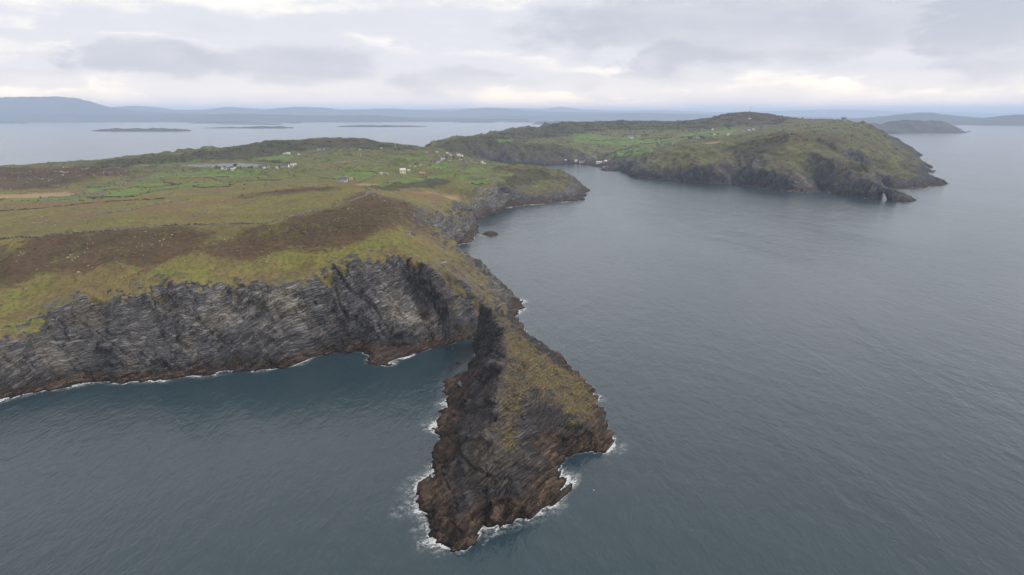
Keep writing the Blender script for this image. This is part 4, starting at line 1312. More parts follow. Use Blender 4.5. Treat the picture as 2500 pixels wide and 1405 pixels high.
houses = [
    (983, 424.5, 15, 'tall pale yellow gabled house alone among the green fields', 'cream', 'tin', 0.35, 5.2, None, 0.9, 1),
    (1031, 428.5, 14, 'stone barn with a rusty pink roof beside a stone wall', 'stone', 'rust', 0.05, 2.6, None, 0.7, 0),
    (944, 428.5, 9, 'small red-roofed ruin left of the pale yellow house', 'stone', 'rust', -0.3, 2.2, None, 0.7, 0),
    (931, 427, 5, 'small grey shed farther left of the red-roofed ruin', 'grey', 'tin', 0.2, 2.0, None, 0.5, 0),
    (998, 419, 5, 'tiny white outbuilding just right of the pale yellow house', 'white', 'tin', 0.2, 2.0, None, 0.6, 0),
    (838, 443.5, 22, 'long white farmhouse with a dark slate roof behind the brown hill', 'white', 'slate', 0.12, 2.8, None, 0.8, 2),
    (857, 441, 9, 'rust-red shed beside the long white farmhouse', 'pink', 'rust', 0.1, 2.5, None, 0.6, 0),
    (828, 442.5, 8, 'grey lean-to at the left end of the long white farmhouse', 'grey', 'slate', 0.3, 2.2, None, 0.6, 0),
    (696, 407.5, 22, 'long low white cottage with a dark roof right of the lake', 'white', 'slate', -0.1, 2.6, None, 0.9, 2),
    (713, 405.5, 8, 'small white annex at the right end of the lakeside cottage', 'white', 'tin', -0.1, 2.4, None, 0.6, 0),
    (721, 404.5, 4, 'tiny white shed farthest right of the lakeside cottage', 'white', 'tin', 0.3, 2.0, None, 0.6, 0),
    (543, 416, 6, 'leftmost white cottage below the trees by the lake', 'white', 'tin', 0.2, 2.5, None, 0.7, 1),
    (551, 416, 6, 'second white cottage from the left below the lake trees', 'white', 'slate', -0.1, 2.8, None, 0.8, 1),
    (567, 416, 7, 'third white cottage from the left below the lake trees', 'white', 'tin', 0.1, 2.6, None, 0.7, 1),
    (573, 413, 5, 'white gable peeping between the trees in front of the lake', 'white', 'slate', 0.9, 3.0, None, 0.8, 0),
    (656, 409, 7, 'small grey house just right of the lake trees', 'grey', 'slate', 0.3, 2.6, None, 0.8, 1),
    (646, 413, 5, 'pale shed below the right end of the lake', 'white', 'tin', 0.0, 2.0, None, 0.5, 0),
    (676, 412, 6, 'white roof in the meadow below the lakeside cottage', 'white', 'tin', 0.0, 2.0, None, 0.5, 0),
    (704, 378, 10, 'white bungalow at the foot of the back ridge', 'white', 'tin', 0.0, 2.6, None, 0.6, 1),
    (694, 378, 5, 'small white shed left of the ridge-foot bungalow', 'white', 'tin', 0.1, 2.2, None, 0.6, 0),
    (730, 380.5, 7, 'low grey barn in the field right of the ridge-foot bungalow', 'grey', 'tin', 0.2, 2.2, None, 0.5, 0),
    (778, 367.5, 8, 'white house at the left end of the hilltop hamlet', 'white', 'slate', 0.2, 2.8, None, 0.8, 1),
    (787, 367, 8, 'grey-roofed house in the middle of the hilltop hamlet', 'grey', 'slate', -0.2, 2.8, None, 0.8, 1),
    (797, 368, 9, 'stone house at the right end of the hilltop hamlet', 'stone', 'slate', 0.1, 2.8, None, 0.8, 1),
    (879, 367, 6, 'lone small white house under the crest of the back ridge', 'white', 'slate', 0.1, 3.0, None, 0.8, 1),
    (931, 364, 4, 'small rusty-brown hut on the back ridge', 'pink', 'rust', 0.1, 2.2, None, 0.6, 0),
    (819, 378.5, 6, 'brown-roofed shed in the fields under the back ridge', 'stone', 'rust', 0.1, 2.0, None, 0.5, 0),
    (1118, 381, 11, 'large pale yellow house highest in the harbour village', 'cream', 'slate', 0.5, 4.8, None, 0.9, 2),
    (1126, 385, 9, 'cream house in front of the large yellow village house', 'cream', 'tin', -0.4, 3.6, None, 0.8, 1),
    (1112, 384.5, 8, 'grey stone house left of the cream village house', 'stone', 'slate', 0.2, 3.6, None, 0.8, 1),
    (1100, 379, 6, 'white house left of the large yellow village house', 'white', 'slate', 0.4, 3.0, None, 0.8, 1),
    (1092, 377, 6, 'white cottage leftmost of the row beside the yellow village house', 'white', 'tin', 0.2, 2.8, None, 0.7, 0),
    (1042, 372.5, 7, 'white house in the notch between the two hills', 'white', 'slate', 0.1, 3.0, None, 0.8, 1),
    (1067, 374, 4, 'small white cottage right of the notch between the hills', 'white', 'tin', 0.1, 2.4, None, 0.7, 0),
    (1081, 391, 11, 'tall white house with several gables above the plain', 'white', 'slate', 0.3, 4.8, None, 0.9, 2),
    (1072, 394.5, 9, 'grey farm building below left of the tall white gabled house', 'grey', 'slate', 0.1, 3.0, None, 0.7, 0),
    (1064, 397, 7, 'dark stone barn lowest left of the tall white gabled house', 'stone', 'slate', -0.2, 2.6, None, 0.7, 0),
    (1138, 396, 8, 'low dark-roofed house on the slope down to the inlet', 'grey', 'slate', 0.3, 2.6, None, 0.7, 1),
    (1177, 399.5, 6, 'bright white house just above the inlet on the left shore', 'white', 'tin', -0.6, 3.0, None, 0.9, 0),
    (1183, 402, 6, 'low bright white boathouse at the water of the inlet', 'white', 'tin', -0.3, 2.0, None, 0.5, 0),
    (1542, 338.5, 10, 'bright white gabled house in the far green valley', 'white', 'slate', 0.6, 4.4, None, 1.0, 1),
    (1559, 334, 7, 'pinkish house behind the white gabled house in the valley', 'pink', 'slate', 0.1, 4.0, None, 0.8, 1),
    (1535, 338, 3, 'tiny shed left of the white gabled valley house', 'white', 'tin', 0.1, 2.2, None, 0.6, 0),
    (1449, 384, 15, 'grey-white manor with many gables above the cove beach', 'grey', 'slate', 0.1, 4.6, None, 1.0, 2),
    (1406, 395.5, 8, 'white house at the left of the row on the cove beach', 'white', 'tin', 0.0, 3.0, None, 0.7, 1),
    (1421, 398, 15, 'long white terrace on the cove beach', 'white', 'slate', 0.0, 3.2, 6.0, 0.7, 2),
    (1381, 394.5, 6, 'small pale boathouse left of the cove beach', 'grey', 'tin', 0.1, 2.2, None, 0.6, 0),
    (1463, 399, 16, 'long pale green house by the slip of the cove', 'mint', 'tin', 0.05, 2.8, 6.0, 0.6, 1),
    (1479, 396, 10, 'white house behind the pale green house at the cove', 'white', 'tin', 0.4, 2.8, None, 0.7, 1),
    (1592, 368, 7, 'white cottage on the edge of the green far field', 'white', 'slate', 0.1, 2.8, None, 0.8, 1),
    (1464, 344, 5, 'small brown-roofed hut on the far moor above the inlet', 'stone', 'rust', 0.1, 2.4, None, 0.6, 0),
    (1617, 354, 11, 'grey farmhouse left in the dark farmstead of the far valley', 'grey', 'slate', 0.1, 3.0, None, 0.7, 1),
    (1634, 353, 11, 'slate-roofed barn right in the dark farmstead of the far valley', 'stone', 'slate', -0.1, 3.0, None, 0.7, 0),
    (1643, 353, 3, 'white gable at the right end of the dark farmstead', 'white', 'slate', 0.8, 2.8, None, 0.8, 0),
    (1675, 338.5, 7, 'grey house left of the tree clump in the far valley', 'grey', 'slate', 0.0, 3.0, None, 0.8, 1),
    (1703, 338, 7, 'pale house among the tree clump in the far valley', 'white', 'slate', 0.2, 3.0, None, 0.8, 1),
    (1740, 319, 5, 'lone white house high in the far valley fields', 'white', 'tin', 0.2, 3.4, None, 0.9, 0),
    (1744, 331, 4, 'white cottage below the lone white house of the far valley', 'white', 'tin', 0.2, 2.6, None, 0.7, 0),
    (1778, 330, 7, 'long pale roof on the edge of the far heath', 'white', 'tin', 0.1, 2.2, None, 0.5, 0),
    (1816, 322, 7, 'white house left in the upland hamlet under the peak', 'white', 'slate', 0.1, 2.8, None, 0.7, 1),
    (1828, 321, 7, 'grey house in the middle of the upland hamlet under the peak', 'grey', 'tin', 0.1, 2.8, None, 0.7, 0),
    (1839, 319, 6, 'pale shed right in the upland hamlet under the peak', 'white', 'tin', 0.1, 2.4, None, 0.6, 0),
    (1830, 292.5, 6, 'small white hut on the flank of the peak', 'white', 'tin', 0.1, 2.2, None, 0.5, 0),
    (1455, 298, 6, 'low house on the skyline of the far crest', 'grey', 'slate', 0.1, 2.6, None, 0.6, 1),
]
for h in houses:
    shed = any(k in h[3] for k in ('shed', 'barn', 'hut', 'ruin', 'outbuilding', 'boathouse', 'lean-to', 'annex', 'building'))
    nm = 'farm_building' if shed else 'house'
    house(h[0], h[1], h[2], h[3], h[4], h[5], h[6], h[7], h[8], h[9], h[10], cat='shed' if shed else 'house', name=nm)

# pier and slip of the cove
g0, g1 = Vector(pt(1449, 402, 1.6)), Vector(pt(1482, 408, 1.6))
dr = (g1 - g0)
Lp = dr.length
pe = empty('pier', (g0.x, g0.y, 0), math.atan2(dr.y, dr.x))
tag(pe, 'pale concrete pier beside the pale green house in the cove', 'pier')
v, f = box(0, Lp, -5, 5, -3, 1.8)
mesh_obj('deck', v, f, M['concrete'], pe)
v, f = box(Lp * 0.1, Lp * 0.98, 4.0, 5.2, 1.81, 3.0)
mesh_obj('parapet', v, f, M['white'], pe)

# signal tower on the crest
sx_, sy_, sz_ = ground(2060, 296.5)
te_ = empty('signal_tower', (sx_, sy_, sz_ - 1.0), 0.25)
tag(te_, 'square grey stone signal tower alone on the far crest', 'tower')
a, b_, hh_ = 5.4, 4.9, 11.5
vv = [(-a, -a, 0), (a, -a, 0), (a, a, 0), (-a, a, 0), (-b_, -b_, hh_), (b_, -b_, hh_), (b_, b_, hh_), (-b_, b_, hh_)]
mesh_obj('wall', vv, [(0, 1, 5, 4), (1, 2, 6, 5), (2, 3, 7, 6), (3, 0, 4, 7), (4, 5, 6, 7)], M['stone'], te_)
for k in range(4):
    v, f = box(-b_ - 0.3, b_ + 0.3, -b_ - 0.3, -b_ + 0.4, hh_ + 0.01, hh_ + 1.3) if k % 2 == 0 else box(-b_ + 0.41, b_ - 0.41, -b_ - 0.3, -b_ + 0.4, hh_ + 0.01, hh_ + 1.3)
    po_ = mesh_obj('parapet', v, f, M['stone'], te_)
    po_.rotation_euler = (0, 0, k * math.pi / 2)
for (xx, zz) in ((-1.8, 8), (1.8, 8), (0, 3.2)):
    v, f = box(xx - 0.5, xx + 0.5, -5.55, -4.6, zz - 0.8, zz + 0.8)
    mesh_obj('window', v, f, M['glass'], te_)

# wind turbine on the peak
wx_, wy_, wz_ = ground(1832, 275)
we = empty('wind_turbine', (wx_, wy_, wz_ - 0.5))
tag(we, 'small three-bladed wind turbine on top of the peak', 'wind turbine')


def tube(r0, r1, h, n=8, z0=0.0):
    v = [(r0 * math.cos(2 * math.pi * k / n), r0 * math.sin(2 * math.pi * k / n), z0) for k in range(n)]
    v += [(r1 * math.cos(2 * math.pi * k / n), r1 * math.sin(2 * math.pi * k / n), z0 + h) for k in range(n)]
    f = [(k, (k + 1) % n, n + (k + 1) % n, n + k) for k in range(n)] + [tuple(range(n, 2 * n))]
    return v, f


v, f = tube(0.75, 0.4, 17.5)
mesh_obj('tower', v, f, M['metal'], we)
v, f = box(-0.6, 0.6, -1.2, 1.2, 17.0, 18.2)
mesh_obj('nacelle', v, f, M['metal'], we)
for k in range(3):
    ang = R(20 + 120 * k)
    v = [(-0.35, -1.35, 0.3), (0.35, -1.35, 0.3), (0.12, -1.25, 6.8), (-0.12, -1.25, 6.8), (-0.35, -1.55, 0.3), (0.35, -1.55, 0.3), (0.12, -1.45, 6.8), (-0.12, -1.45, 6.8)]
    bo = mesh_obj('blade', v, [(0, 1, 2, 3), (7, 6, 5, 4), (0, 3, 7, 4), (1, 5, 6, 2), (3, 2, 6, 7), (0, 4, 5, 1)], M['metal'], we)
    bo.location = (0, 0, 17.6)
    bo.rotation_euler = (0, ang, 0)
mx_, my_, mz_ = ground(1793.5, 277)
ma = empty('radio_mast', (mx_, my_, mz_ - 0.5))
tag(ma, 'thin radio mast on the shoulder left of the wind turbine', 'mast')
v, f = tube(0.45, 0.3, 14.0, 6)
mesh_obj('pole', v, f, M['metal'], ma)
v, f = tube(0.7, 0.7, 1.6, 6, 10.5)
mesh_obj('antenna', v, f, M['metal'], ma)
for (a, b_, hgt, lab) in [(966, 362, 9, 'wooden pole standing on the end of the back ridge'), (881, 384, 7, 'power pole in the brown meadow below the lone white house')]:
    qx, qy, qz = ground(a, b_)
    pm = empty('utility_pole', (qx, qy, qz - 0.3))
    tag(pm, lab, 'pole')
    v, f = tube(0.3, 0.22, hgt, 6)
    mesh_obj('post', v, f, M['tin'], pm)
    v, f = box(-1.0, 1.0, -0.1, 0.1, hgt - 0.9, hgt - 0.6)
    mesh_obj('crossarm', v, f, M['tin'], pm)

# ------------------------------------------------------------------ field walls
def wall_line(pts_px, label, kind='drystone', group=None, hgt=None, wid=None):
    g = [Vector(ground(a, b_)) for a, b_ in pts_px]
    dmean = sum(q.y for q in g) / len(g)
    step = 1.2 if dmean < 520 else (2.5 if dmean < 900 else 4.0)
    hgt = hgt or (1.05 if dmean < 700 else (1.6 if kind == 'drystone' else 1.15))
    wid = wid or (0.8 if dmean < 700 else 1.1)
    path = []
    for i in range(len(g) - 1):
        n_ = max(1, int((g[i + 1] - g[i]).length / step))
        for k in range(n_):
            path.append(g[i].lerp(g[i + 1], k / n_))
    path.append(g[-1])
    vv, ff = [], []
    rr = random.Random(len(label) * 31 + int(g[0].x))
    for i, p in enumerate(path):
        nx_ = path[min(i + 1, len(path) - 1)] - path[max(i - 1, 0)]
        s_ = Vector((-nx_.y, nx_.x, 0))
        s_ = s_.normalized() if s_.length > 1e-6 else Vector((1, 0, 0))
        wob = s_ * rr.uniform(-0.25, 0.25)
        z_ = height(p.x, p.y)
        hh2 = hgt * (rr.uniform(0.5, 1.15) if rr.random() > 0.12 else 0.1)
        w0, w1 = wid * rr.uniform(.55, .75), wid * rr.uniform(.3, .45)
        c0 = Vector((p.x, p.y, z_)) + wob
        for (w_, q_) in ((-w0, -0.8), (-w1, hh2), (w1, hh2 * rr.uniform(.85, 1.1)), (w0, -0.8)):
            vv.append(tuple(c0 + s_ * w_ + Vector((0, 0, q_))))
        if i:
            k = 4 * i
            ff += [(k - 4, k - 3, k + 1, k), (k - 3, k - 2, k + 2, k + 1), (k - 2, k - 1, k + 3, k + 2)]
    o_ = mesh_obj('stone_fence' if kind == 'drystone' else 'hedge_bank', vv, ff, M[kind])
    tag(o_, label, 'wall' if kind == 'drystone' else 'bank', group)
    return o_


wall_line([(906, 468), (893, 480), (862, 491), (800, 505), (740, 523), (680, 539), (640, 548), (560, 549), (480, 549), (400, 553), (330, 558), (270, 561), (180, 570), (90, 580), (0, 586)],
          'long dry stone wall along the ridge above the brown heather slope', wid=0.9)
wall_line([(0, 517.5), (100, 510), (176, 501.5), (240, 494.5), (320, 490), (400, 486)], 'long dark bank crossing the brown plain at the left edge', 'bank')
wall_line([(180, 538), (240, 524), (300, 516), (360, 504), (400, 497), (460, 488)], 'broken stone bank running diagonally over the yellow grass plain', 'drystone')
wall_line([(906, 468), (895, 461), (893, 455)], 'short stone wall stub rising over the top of the brown hill')
wall_line([(470, 524), (490, 517), (505, 513)], 'short loose line of stones in the middle of the yellow grass')
ORD = ['first', 'second', 'third', 'fourth', 'fifth', 'sixth', 'seventh', 'eighth', 'ninth', 'tenth', 'eleventh', 'twelfth', 'thirteenth', 'fourteenth']
LW = ['stone wall curling round the topmost little field left of the lake', 'zigzag stone wall running down from the topmost little field', 'longest stone wall, crossing the plain toward the lake trees',
      'straight stone wall meeting the zigzag wall from the left', 'short stone wall right of the zigzag wall', 'short slanting stone wall joining the longest wall from above',
      'low stone wall along the foot of the small fields, below the straight wall', 'pale stone wall in the wet ground below the tan field', 'stone wall along the lower side of the tan field', 'bent stone wall round the narrow paddock right of the tan field']
LB = ['curved dark bank along the lower edge of the bright green fields', 'short bank at the right end of the bright green fields', 'dark bank along the top of the bright oval field', 'bank slanting through the brown patch below the lake',
      'bank slanting down to the bright field below the lake', 'winding bank above the big field of the white farmhouse', 'bank rising from the brown hill to the red-roofed ruin', 'level bank under the long field below the lake cottages',
      'lowest bank, at the foot of the field before the brown hill', 'long bank in the rough ground left of the white farmhouse']
LC = ['stone wall running down from the shed at the right end of the lake', 'stone wall running down from the long lakeside cottage', 'stone wall left of the long white farmhouse', 'stone wall along the top of the field above the yellow house',
      'pale stone wall below the rusty-roofed barn', 'upper left wall of the small field on the headland neck', 'right-hand wall of the small field on the headland neck', 'long pale wall across the headland neck',
      'wall at the lowest corner of the headland fields', 'stone wall in the reddish bracken behind the hill', 'wall along the rocky strip right of the rusty-roofed barn', 'wall below the dark stone barn of the village']
LD = ['hedge bank climbing from the cove up the far valley', 'hedge bank beside the dark farmstead', 'hedge bank above the rocky cliff slope of the cove', 'hedge bank left of the white gabled valley house', 'hedge bank below the lone white house of the far valley', 'hedge bank right of the white gabled valley house']
GW = 'stone walls round the small fields left of the lake'
for p in [[(278, 421), (252, 423), (253, 429), (262, 431)], [(278, 421), (290, 426), (306, 438), (283, 448), (284, 454)], [(284, 454), (312, 450), (338, 442), (360, 438), (372, 433), (420, 428), (500, 421)],
          [(220, 451), (282, 449)], [(310, 434), (338, 442)], [(330, 431), (360, 438)], [(212, 459), (268, 457), (310, 451)], [(90, 496), (112, 490), (170, 489), (196, 484)],
          [(100, 486), (180, 480), (240, 473), (258, 465)], [(214, 484), (240, 484), (258, 470)]]:
    wall_line(p, LW.pop(0), 'drystone', GW)
GB = 'overgrown banks between the green fields'
for p in [[(246, 483), (328, 482), (380, 466), (436, 460)], [(400, 444), (420, 451), (438, 453)], [(256, 466), (320, 459), (430, 452)], [(512, 434), (541, 444)], [(400, 445), (432, 453)],
          [(820, 402), (848, 410), (864, 418), (920, 425)], [(876, 448), (920, 428)], [(440, 436), (560, 433)], [(470, 456), (560, 457)], [(560, 447), (640, 441), (690, 440)]]:
    wall_line(p, LB.pop(0), 'bank', GB)
GC = 'stone walls of the fields near the yellow house'
for p in [[(640, 416), (662, 432)], [(704, 417), (720, 432)], [(780, 434), (820, 439)], [(884, 407), (960, 402)], [(944, 442), (1006, 433)], [(1104, 431), (1132, 426)], [(1144, 438), (1160, 428)],
          [(1120, 444), (1150, 440), (1190, 438), (1218, 433)], [(1150, 446), (1186, 452)], [(972, 468), (1020, 465)], [(1040, 438), (1100, 434)], [(990, 404), (1030, 396)]]:
    wall_line(p, LC.pop(0), 'drystone', GC)
GD = 'hedge banks of the far valley'
for p in [[(1464, 392), (1500, 372), (1540, 360)], [(1570, 352), (1640, 345)], [(1505, 385), (1560, 372)], [(1440, 345), (1530, 345)], [(1660, 337), (1740, 327)], [(1560, 343), (1640, 338)]]:
    wall_line(p, LD.pop(0), 'bank', GD, hgt=2.2, wid=1.8)

# ------------------------------------------------------------------ farm tracks
M['track'] = flat_mat('gravel_track', (0.20, 0.18, 0.145), 0.95, 0.3, 0.4)
for q_ in [[(-60, 421), (75, 419.5), (150, 420.5), (168, 422)], [(200, 413), (290, 410), (360, 405.5), (410, 402)], [(1000, 407), (1030, 401), (1062, 398), (1095, 394), (1128, 391), (1150, 394), (1172, 400)],
           [(700, 408.5), (760, 404), (830, 396), (880, 392)], [(1466, 401), (1480, 390), (1510, 376), (1560, 364), (1610, 357), (1660, 350), (1700, 342)]]:
    g = [Vector(ground(a, b_)) for a, b_ in q_]
    path = []
    for i in range(len(g) - 1):
        n_ = max(1, int((g[i + 1] - g[i]).length / 4.0))
        path += [g[i].lerp(g[i + 1], k / n_) for k in range(n_)]
    path.append(g[-1])
    vv, ff = [], []
    for i, c in enumerate(path):
        d = path[min(i + 1, len(path) - 1)] - path[max(i - 1, 0)]
        s_ = Vector((-d.y, d.x, 0)).normalized() * 1.7
        for w_ in (-1, 1):
            q2 = c + s_ * w_
            vv.append((q2.x, q2.y, height(q2.x, q2.y) + 0.35))
        if i:
            ff.append((2 * i - 2, 2 * i - 1, 2 * i + 1, 2 * i))
    tag(mesh_obj('farm_track', vv, ff, M['track']), kind='structure')

# ------------------------------------------------------------------ trees
def leaf_cloud(n, rx, ry, rz_, cz, size, rr, lean=0.0):
    vv, ff = [], []
    lobes = [(rr.uniform(-.5, .5) * rx, rr.uniform(-.5, .5) * ry, cz + rr.uniform(-.4, .5) * rz_, rr.uniform(.4, .65)) for _ in range(6)]
    for _ in range(n):
        lx, ly, lz, lr = rr.choice(lobes)
        d = Vector((rr.gauss(0, 1), rr.gauss(0, 1), rr.gauss(0, 1))).normalized() * rr.uniform(.5, 1) * lr
        c = Vector((lx + d.x * rx, ly + d.y * ry, lz + d.z * rz_))
        c.x += lean * c.z
        u = Vector((rr.gauss(0, 1), rr.gauss(0, 1), rr.gauss(0, 1))).normalized()
        w = u.orthogonal().normalized()
        s_ = size * rr.uniform(.6, 1.3)
        k = len(vv)
        vv += [tuple(c + u * s_), tuple(c + w * s_ * .7), tuple(c - u * s_), tuple(c - w * s_ * .7)]
        ff.append((k, k + 1, k + 2, k + 3))
    return vv, ff


def tree(px, py, hpx, label, group=None, wide=1.0, seed=0):
    qx, qy, qz = ground(px, py)
    H = max(3.0, hpx * qy / FPX)
    rr = random.Random(seed * 77 + int(px))
    e = empty('tree', (qx, qy, qz - 0.3))
    tag(e, label, 'tree', group)
    vv, ff = [], []

    def limb(p0, p1, r0, r1):
        d = (p1 - p0).normalized()
        a_ = d.orthogonal().normalized()
        b2 = d.cross(a_)
        k = len(vv)
        for (p, r_) in ((p0, r0), (p1, r1)):
            for t in range(6):
                vv.append(tuple(p + a_ * r_ * math.cos(t * math.pi / 3) + b2 * r_ * math.sin(t * math.pi / 3)))
        for t in range(6):
            ff.append((k + t, k + (t + 1) % 6, k + 6 + (t + 1) % 6, k + 6 + t))
    top = Vector((0.12 * H, 0, 0.55 * H))
    limb(Vector((0, 0, 0)), top, 0.045 * H, 0.025 * H)
    for t in range(4):
        a_ = t * 1.6 + rr.random()
        limb(top * rr.uniform(.6, 1), Vector((math.cos(a_) * .3 * H, math.sin(a_) * .3 * H, H * rr.uniform(.65, .85))), 0.02 * H, 0.008 * H)
    mesh_obj('trunk', vv, ff, M['trunk'], e)
    v, f = leaf_cloud(260, .38 * H * wide, .38 * H * wide, .34 * H, .66 * H, .075 * H, rr, .12)
    mesh_obj('crown', v, f, M['leaf'], e)


GT = 'dark wind-bent trees along the near shore of the lake'
for k, (a, b_, h_, w_) in enumerate([(513, 410, 7, 1.2), (529, 411, 9, 1.3), (536, 413, 9, 1.4), (548, 412, 9, 1.0), (563, 411, 7, 1.1), (588, 411, 6, 1.5), (596, 411, 6, 1.3), (606, 413, 9, 1.2), (615, 414, 11, 1.1), (634, 410, 9, 1.5), (642, 409, 9, 1.4), (650, 408, 8, 1.2)]):
    tree(a, b_ + 1.0, h_ * 0.75, 'dark wind-bent tree before the lake, %s from the left of its row' % ORD[k], GT, w_, k)
tree(574, 411, 12, 'tallest flat-topped tree standing before the lake water', None, 1.3, 40)
tree(455, 406, 4, 'lone small bush-like tree at the left end of the lake', None, 1.2, 41)
GV = 'trees of the far valley farms'
for k, (a, b_, h_) in enumerate([(1568, 336, 8), (1575, 336, 8), (1580, 336, 7), (1602, 346, 7), (1613, 345, 8), (1681, 342, 9), (1687, 342, 8), (1710, 343, 10), (1716, 343, 9), (1604, 356, 6), (1645, 357, 6), (1735, 333, 6), (1752, 332, 6), (1856, 319, 5)]):
    tree(a, b_, h_, 'dark farm tree of the far valley, %s from the left' % ORD[sorted([1568, 1575, 1580, 1602, 1613, 1681, 1687, 1710, 1716, 1604, 1645, 1735, 1752, 1856]).index(a)], GV, 1.2, 60 + k)
GH = 'dark trees beside the village houses'
for k, (a, b_, h_) in enumerate([(1108, 391, 9), (1128, 392, 9), (1052, 398, 6), (1462, 386, 5), (1090, 388, 6)]):
    tree(a, b_, h_, ['dark tree below left of the large yellow village house', 'dark tree below right of the large yellow village house', 'dark tree left of the dark stone barn', 'small tree right of the grey-white manor', 'dark tree just right of the tall white gabled house'][k], GH, 1.0, 90 + k)

# ------------------------------------------------------------------ scrub and stones nobody could count
rng = np.random.default_rng(5)


def scatter_blobs(name, pos, size, mat, label, cat, squash=0.7, seed=1):
    base_v = np.array([(0, 0, 1), (.9, 0, .25), (.3, .85, .3), (-.7, .5, .2), (-.75, -.5, .3), (.25, -.9, .2), (0, 0, -.6)], np.float32)
    base_f = np.array([(0, 1, 2), (0, 2, 3), (0, 3, 4), (0, 4, 5), (0, 5, 1), (6, 2, 1), (6, 3, 2), (6, 4, 3), (6, 5, 4), (6, 1, 5)])
    n_ = len(pos)
    r_ = np.random.default_rng(seed)
    jit = 1 + 0.35 * r_.standard_normal((n_, 7, 3)).astype(np.float32)
    ang = r_.uniform(0, 6.28, n_)
    b = base_v[None] * jit * size[:, None, None]
    b[:, :, 2] *= squash
    ca, sa = np.cos(ang)[:, None], np.sin(ang)[:, None]
    bx = b[:, :, 0] * ca - b[:, :, 1] * sa
    by = b[:, :, 0] * sa + b[:, :, 1] * ca
    v = np.stack([bx, by, b[:, :, 2]], axis=2) + pos[:, None, :]
    f = (base_f[None] + 7 * np.arange(n_)[:, None, None]).reshape(-1, 3)
    me = bpy.data.meshes.new(name)
    me.vertices.add(n_ * 7)
    me.vertices.foreach_set('co', v.astype(np.float32).ravel())
    me.loops.add(f.size)
    me.loops.foreach_set('vertex_index', f.astype(np.int32).ravel())
    me.polygons.add(len(f))
    me.polygons.foreach_set('loop_start', np.arange(0, f.size, 3, dtype=np.int32))
    me.update(calc_edges=True)
    me.materials.append(mat)
    o_ = bpy.data.objects.new(name, me)
    COL.objects.link(o_)
    tag(o_, label, cat, kind='stuff')
    return o_


posn = np.stack([px_, py_, pz_], axis=1)
w_s = (far * (0.15 + 0.9 * heath + 0.3 * heather) * (1 - rock) * (1 - field) * (1 - tan) * sstep(fbm(x / 45, y / 45, 3, 501), -0.05, 0.45) * (pz_ > 3) * (~lake_near) * (y < 2700) * np.maximum(y / 1000, .5) ** 2)
ch = rng.choice(len(x), 9000, replace=False, p=w_s / w_s.sum())
scatter_blobs('scrub', posn[ch], (0.9 + 1.4 * rng.random(len(ch)).astype(np.float32)) * np.clip(y[ch] / 1400, .7, 1.5), M['gorse'], 'dark gorse and heather scrub on the far heath', 'scrub')
# banks of bushes along field edges
edge_f = np.abs(field - 0.5) < 0.4
w_e = edge_f * (rock < 0.3) * (~lake_near)
ch = rng.choice(len(x), 400, replace=False, p=w_e / w_e.sum())
scatter_blobs('field_edge_bushes', posn[ch], 0.6 + 1.0 * rng.random(len(ch)).astype(np.float32), M['gorse'], 'low dark bushes along the field edges', 'bushes', 0.8, 2)
# loose pale stones on the near slopes and heath
w_l = (sstep(fbm(x / 26, y / 26, 3, 511) + 0.2 * heather + 0.4 * pale, 0.35, 0.85) ** 2 + 0.006) * (pz_ > 9) * (field < 0.2) * (lichen < 0.3) * (y > 300) * (1 - 0.5 * rock) * (y < 1300) * np.maximum(y / 500, .6) ** 1.2
ch = rng.choice(len(x), 1500, replace=False, p=w_l / w_l.sum())
scatter_blobs('loose_stones', posn[ch], (0.18 + 0.5 * rng.random(len(ch)).astype(np.float32) ** 3) * np.clip(y[ch] / 420, 1, 2.2), M['boulder'], 'small pale stones strewn over heather and grass', 'stones', 0.7, 3)

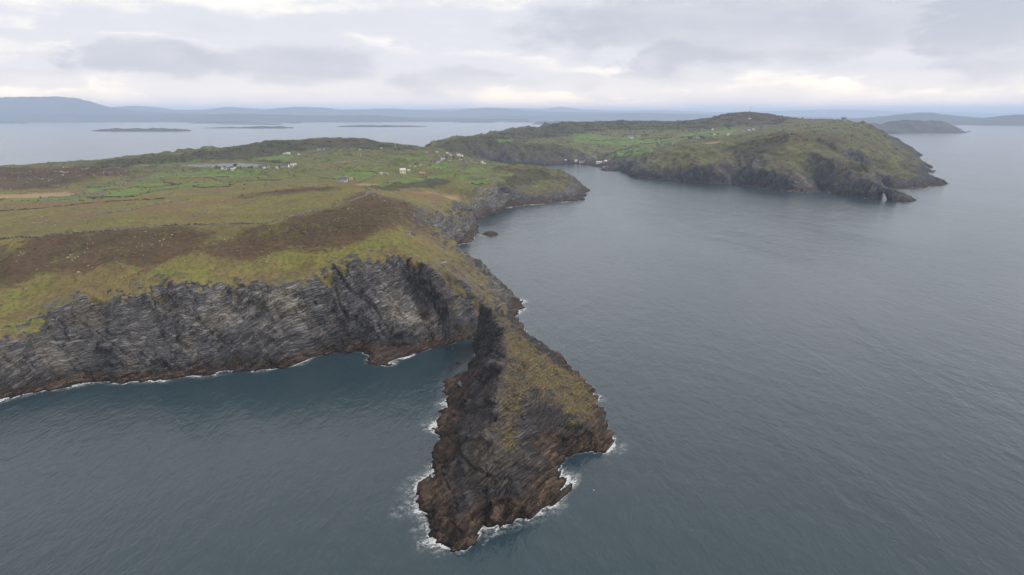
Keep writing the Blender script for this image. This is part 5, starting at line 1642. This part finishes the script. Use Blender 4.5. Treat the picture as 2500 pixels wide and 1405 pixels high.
# the boulders one can pick out
bmesh_list = []
for k in range(4):
    bm = bmesh.new()
    bmesh.ops.create_icosphere(bm, subdivisions=2, radius=1.0)
    rr = random.Random(k + 5)
    ax = [Vector((rr.gauss(0, 1), rr.gauss(0, 1), rr.gauss(0, 1))).normalized() for _ in range(9)]
    of_ = [rr.uniform(.55, .85) for _ in ax]
    for v in bm.verts:
        for a_, o_ in zip(ax, of_):
            d = v.co.dot(a_)
            if d > o_:
                v.co -= a_ * (d - o_)
        v.co.z *= 0.7
    me = bpy.data.meshes.new('boulder')
    bm.to_mesh(me)
    bm.free()
    me.materials.append(M['boulder'])
    bmesh_list.append(me)
bl = [(193, 667, 9), (176, 637, 6), (183, 632, 6), (205, 640, 5), (165, 630, 5), (215, 650, 5), (225, 655, 4), (423, 666, 5), (452, 638, 4), (350, 625, 4), (330, 580, 4), (390, 590, 5), (400, 585, 5), (395, 600, 4), (420, 575, 4),
      (380, 575, 4), (372, 582, 4), (410, 600, 4), (1000, 573, 4), (985, 568, 3), (300, 655, 4), (250, 648, 4), (285, 640, 3), (90, 660, 4), (40, 640, 4), (110, 650, 3), (640, 615, 4), (655, 628, 5), (660, 618, 4), (650, 640, 4),
      (240, 690, 4), (130, 690, 4), (520, 660, 4), (480, 655, 3), (700, 640, 3), (845, 622, 3), (880, 600, 3), (75, 428, 4), (78, 442, 4), (104, 438, 4), (45, 435, 4), (155, 410, 5), (163, 410, 4), (154, 430, 6), (188, 428, 4), (84, 434, 3)]
for k, (a, b_, w_) in enumerate(bl):
    qx, qy, qz = ground(a, b_)
    o_ = bpy.data.objects.new('boulder', bmesh_list[k % 4])
    r_ = 0.5 * w_ * qy / FPX * 1.1
    o_.scale = (r_ * random.uniform(.8, 1.2), r_ * random.uniform(.8, 1.2), r_)
    o_.location = (qx, qy, qz + 0.15 * r_)
    o_.rotation_euler = (random.uniform(-.3, .3), random.uniform(-.3, .3), random.uniform(0, 6))
    COL.objects.link(o_)
    tag(o_, 'pale grey boulder lying on the heather and grass', 'boulder', 'pale boulders scattered over the moor')

# gulls
bv = [(0, .28, 0), (0, -.3, .02), (.06, 0, .04), (-.06, 0, .04), (0, 0, -.06), (.62, -.02, .14), (.58, -.14, .13), (-.62, -.02, .14), (-.58, -.14, .13), (.05, .08, .03), (.05, -.1, .03), (-.05, .08, .03), (-.05, -.1, .03), (.07, -.42, .02), (-.07, -.42, .02)]
bf_ = [(0, 2, 4), (0, 4, 3), (0, 3, 2), (1, 4, 2), (1, 3, 4), (1, 2, 3), (9, 5, 6, 10), (11, 12, 8, 7), (1, 13, 14)]
bird_me = bpy.data.meshes.new('gull')
bird_me.from_pydata(bv, [], bf_)
bird_me.materials.append(M['bird'])
for k, (a, b_, z_) in enumerate([(1450, 1197, 8), (1105, 851, 6), (1360, 829, 10), (1375, 846, 8)]):
    o_ = bpy.data.objects.new('gull', bird_me)
    o_.location = pt(a, b_, z_)
    o_.rotation_euler = (0.2, 0.15, k * 1.3)
    o_.scale = (0.45, 0.45, 0.45)
    COL.objects.link(o_)
    tag(o_, ['white gull over the sea right of the headland tip', 'white gull in the dark cove behind the headland', 'upper of two white gulls right of the headland neck', 'lower of two white gulls right of the headland neck', 'white gull low over the bottom left sea'][k], 'gull', 'gulls over the water')
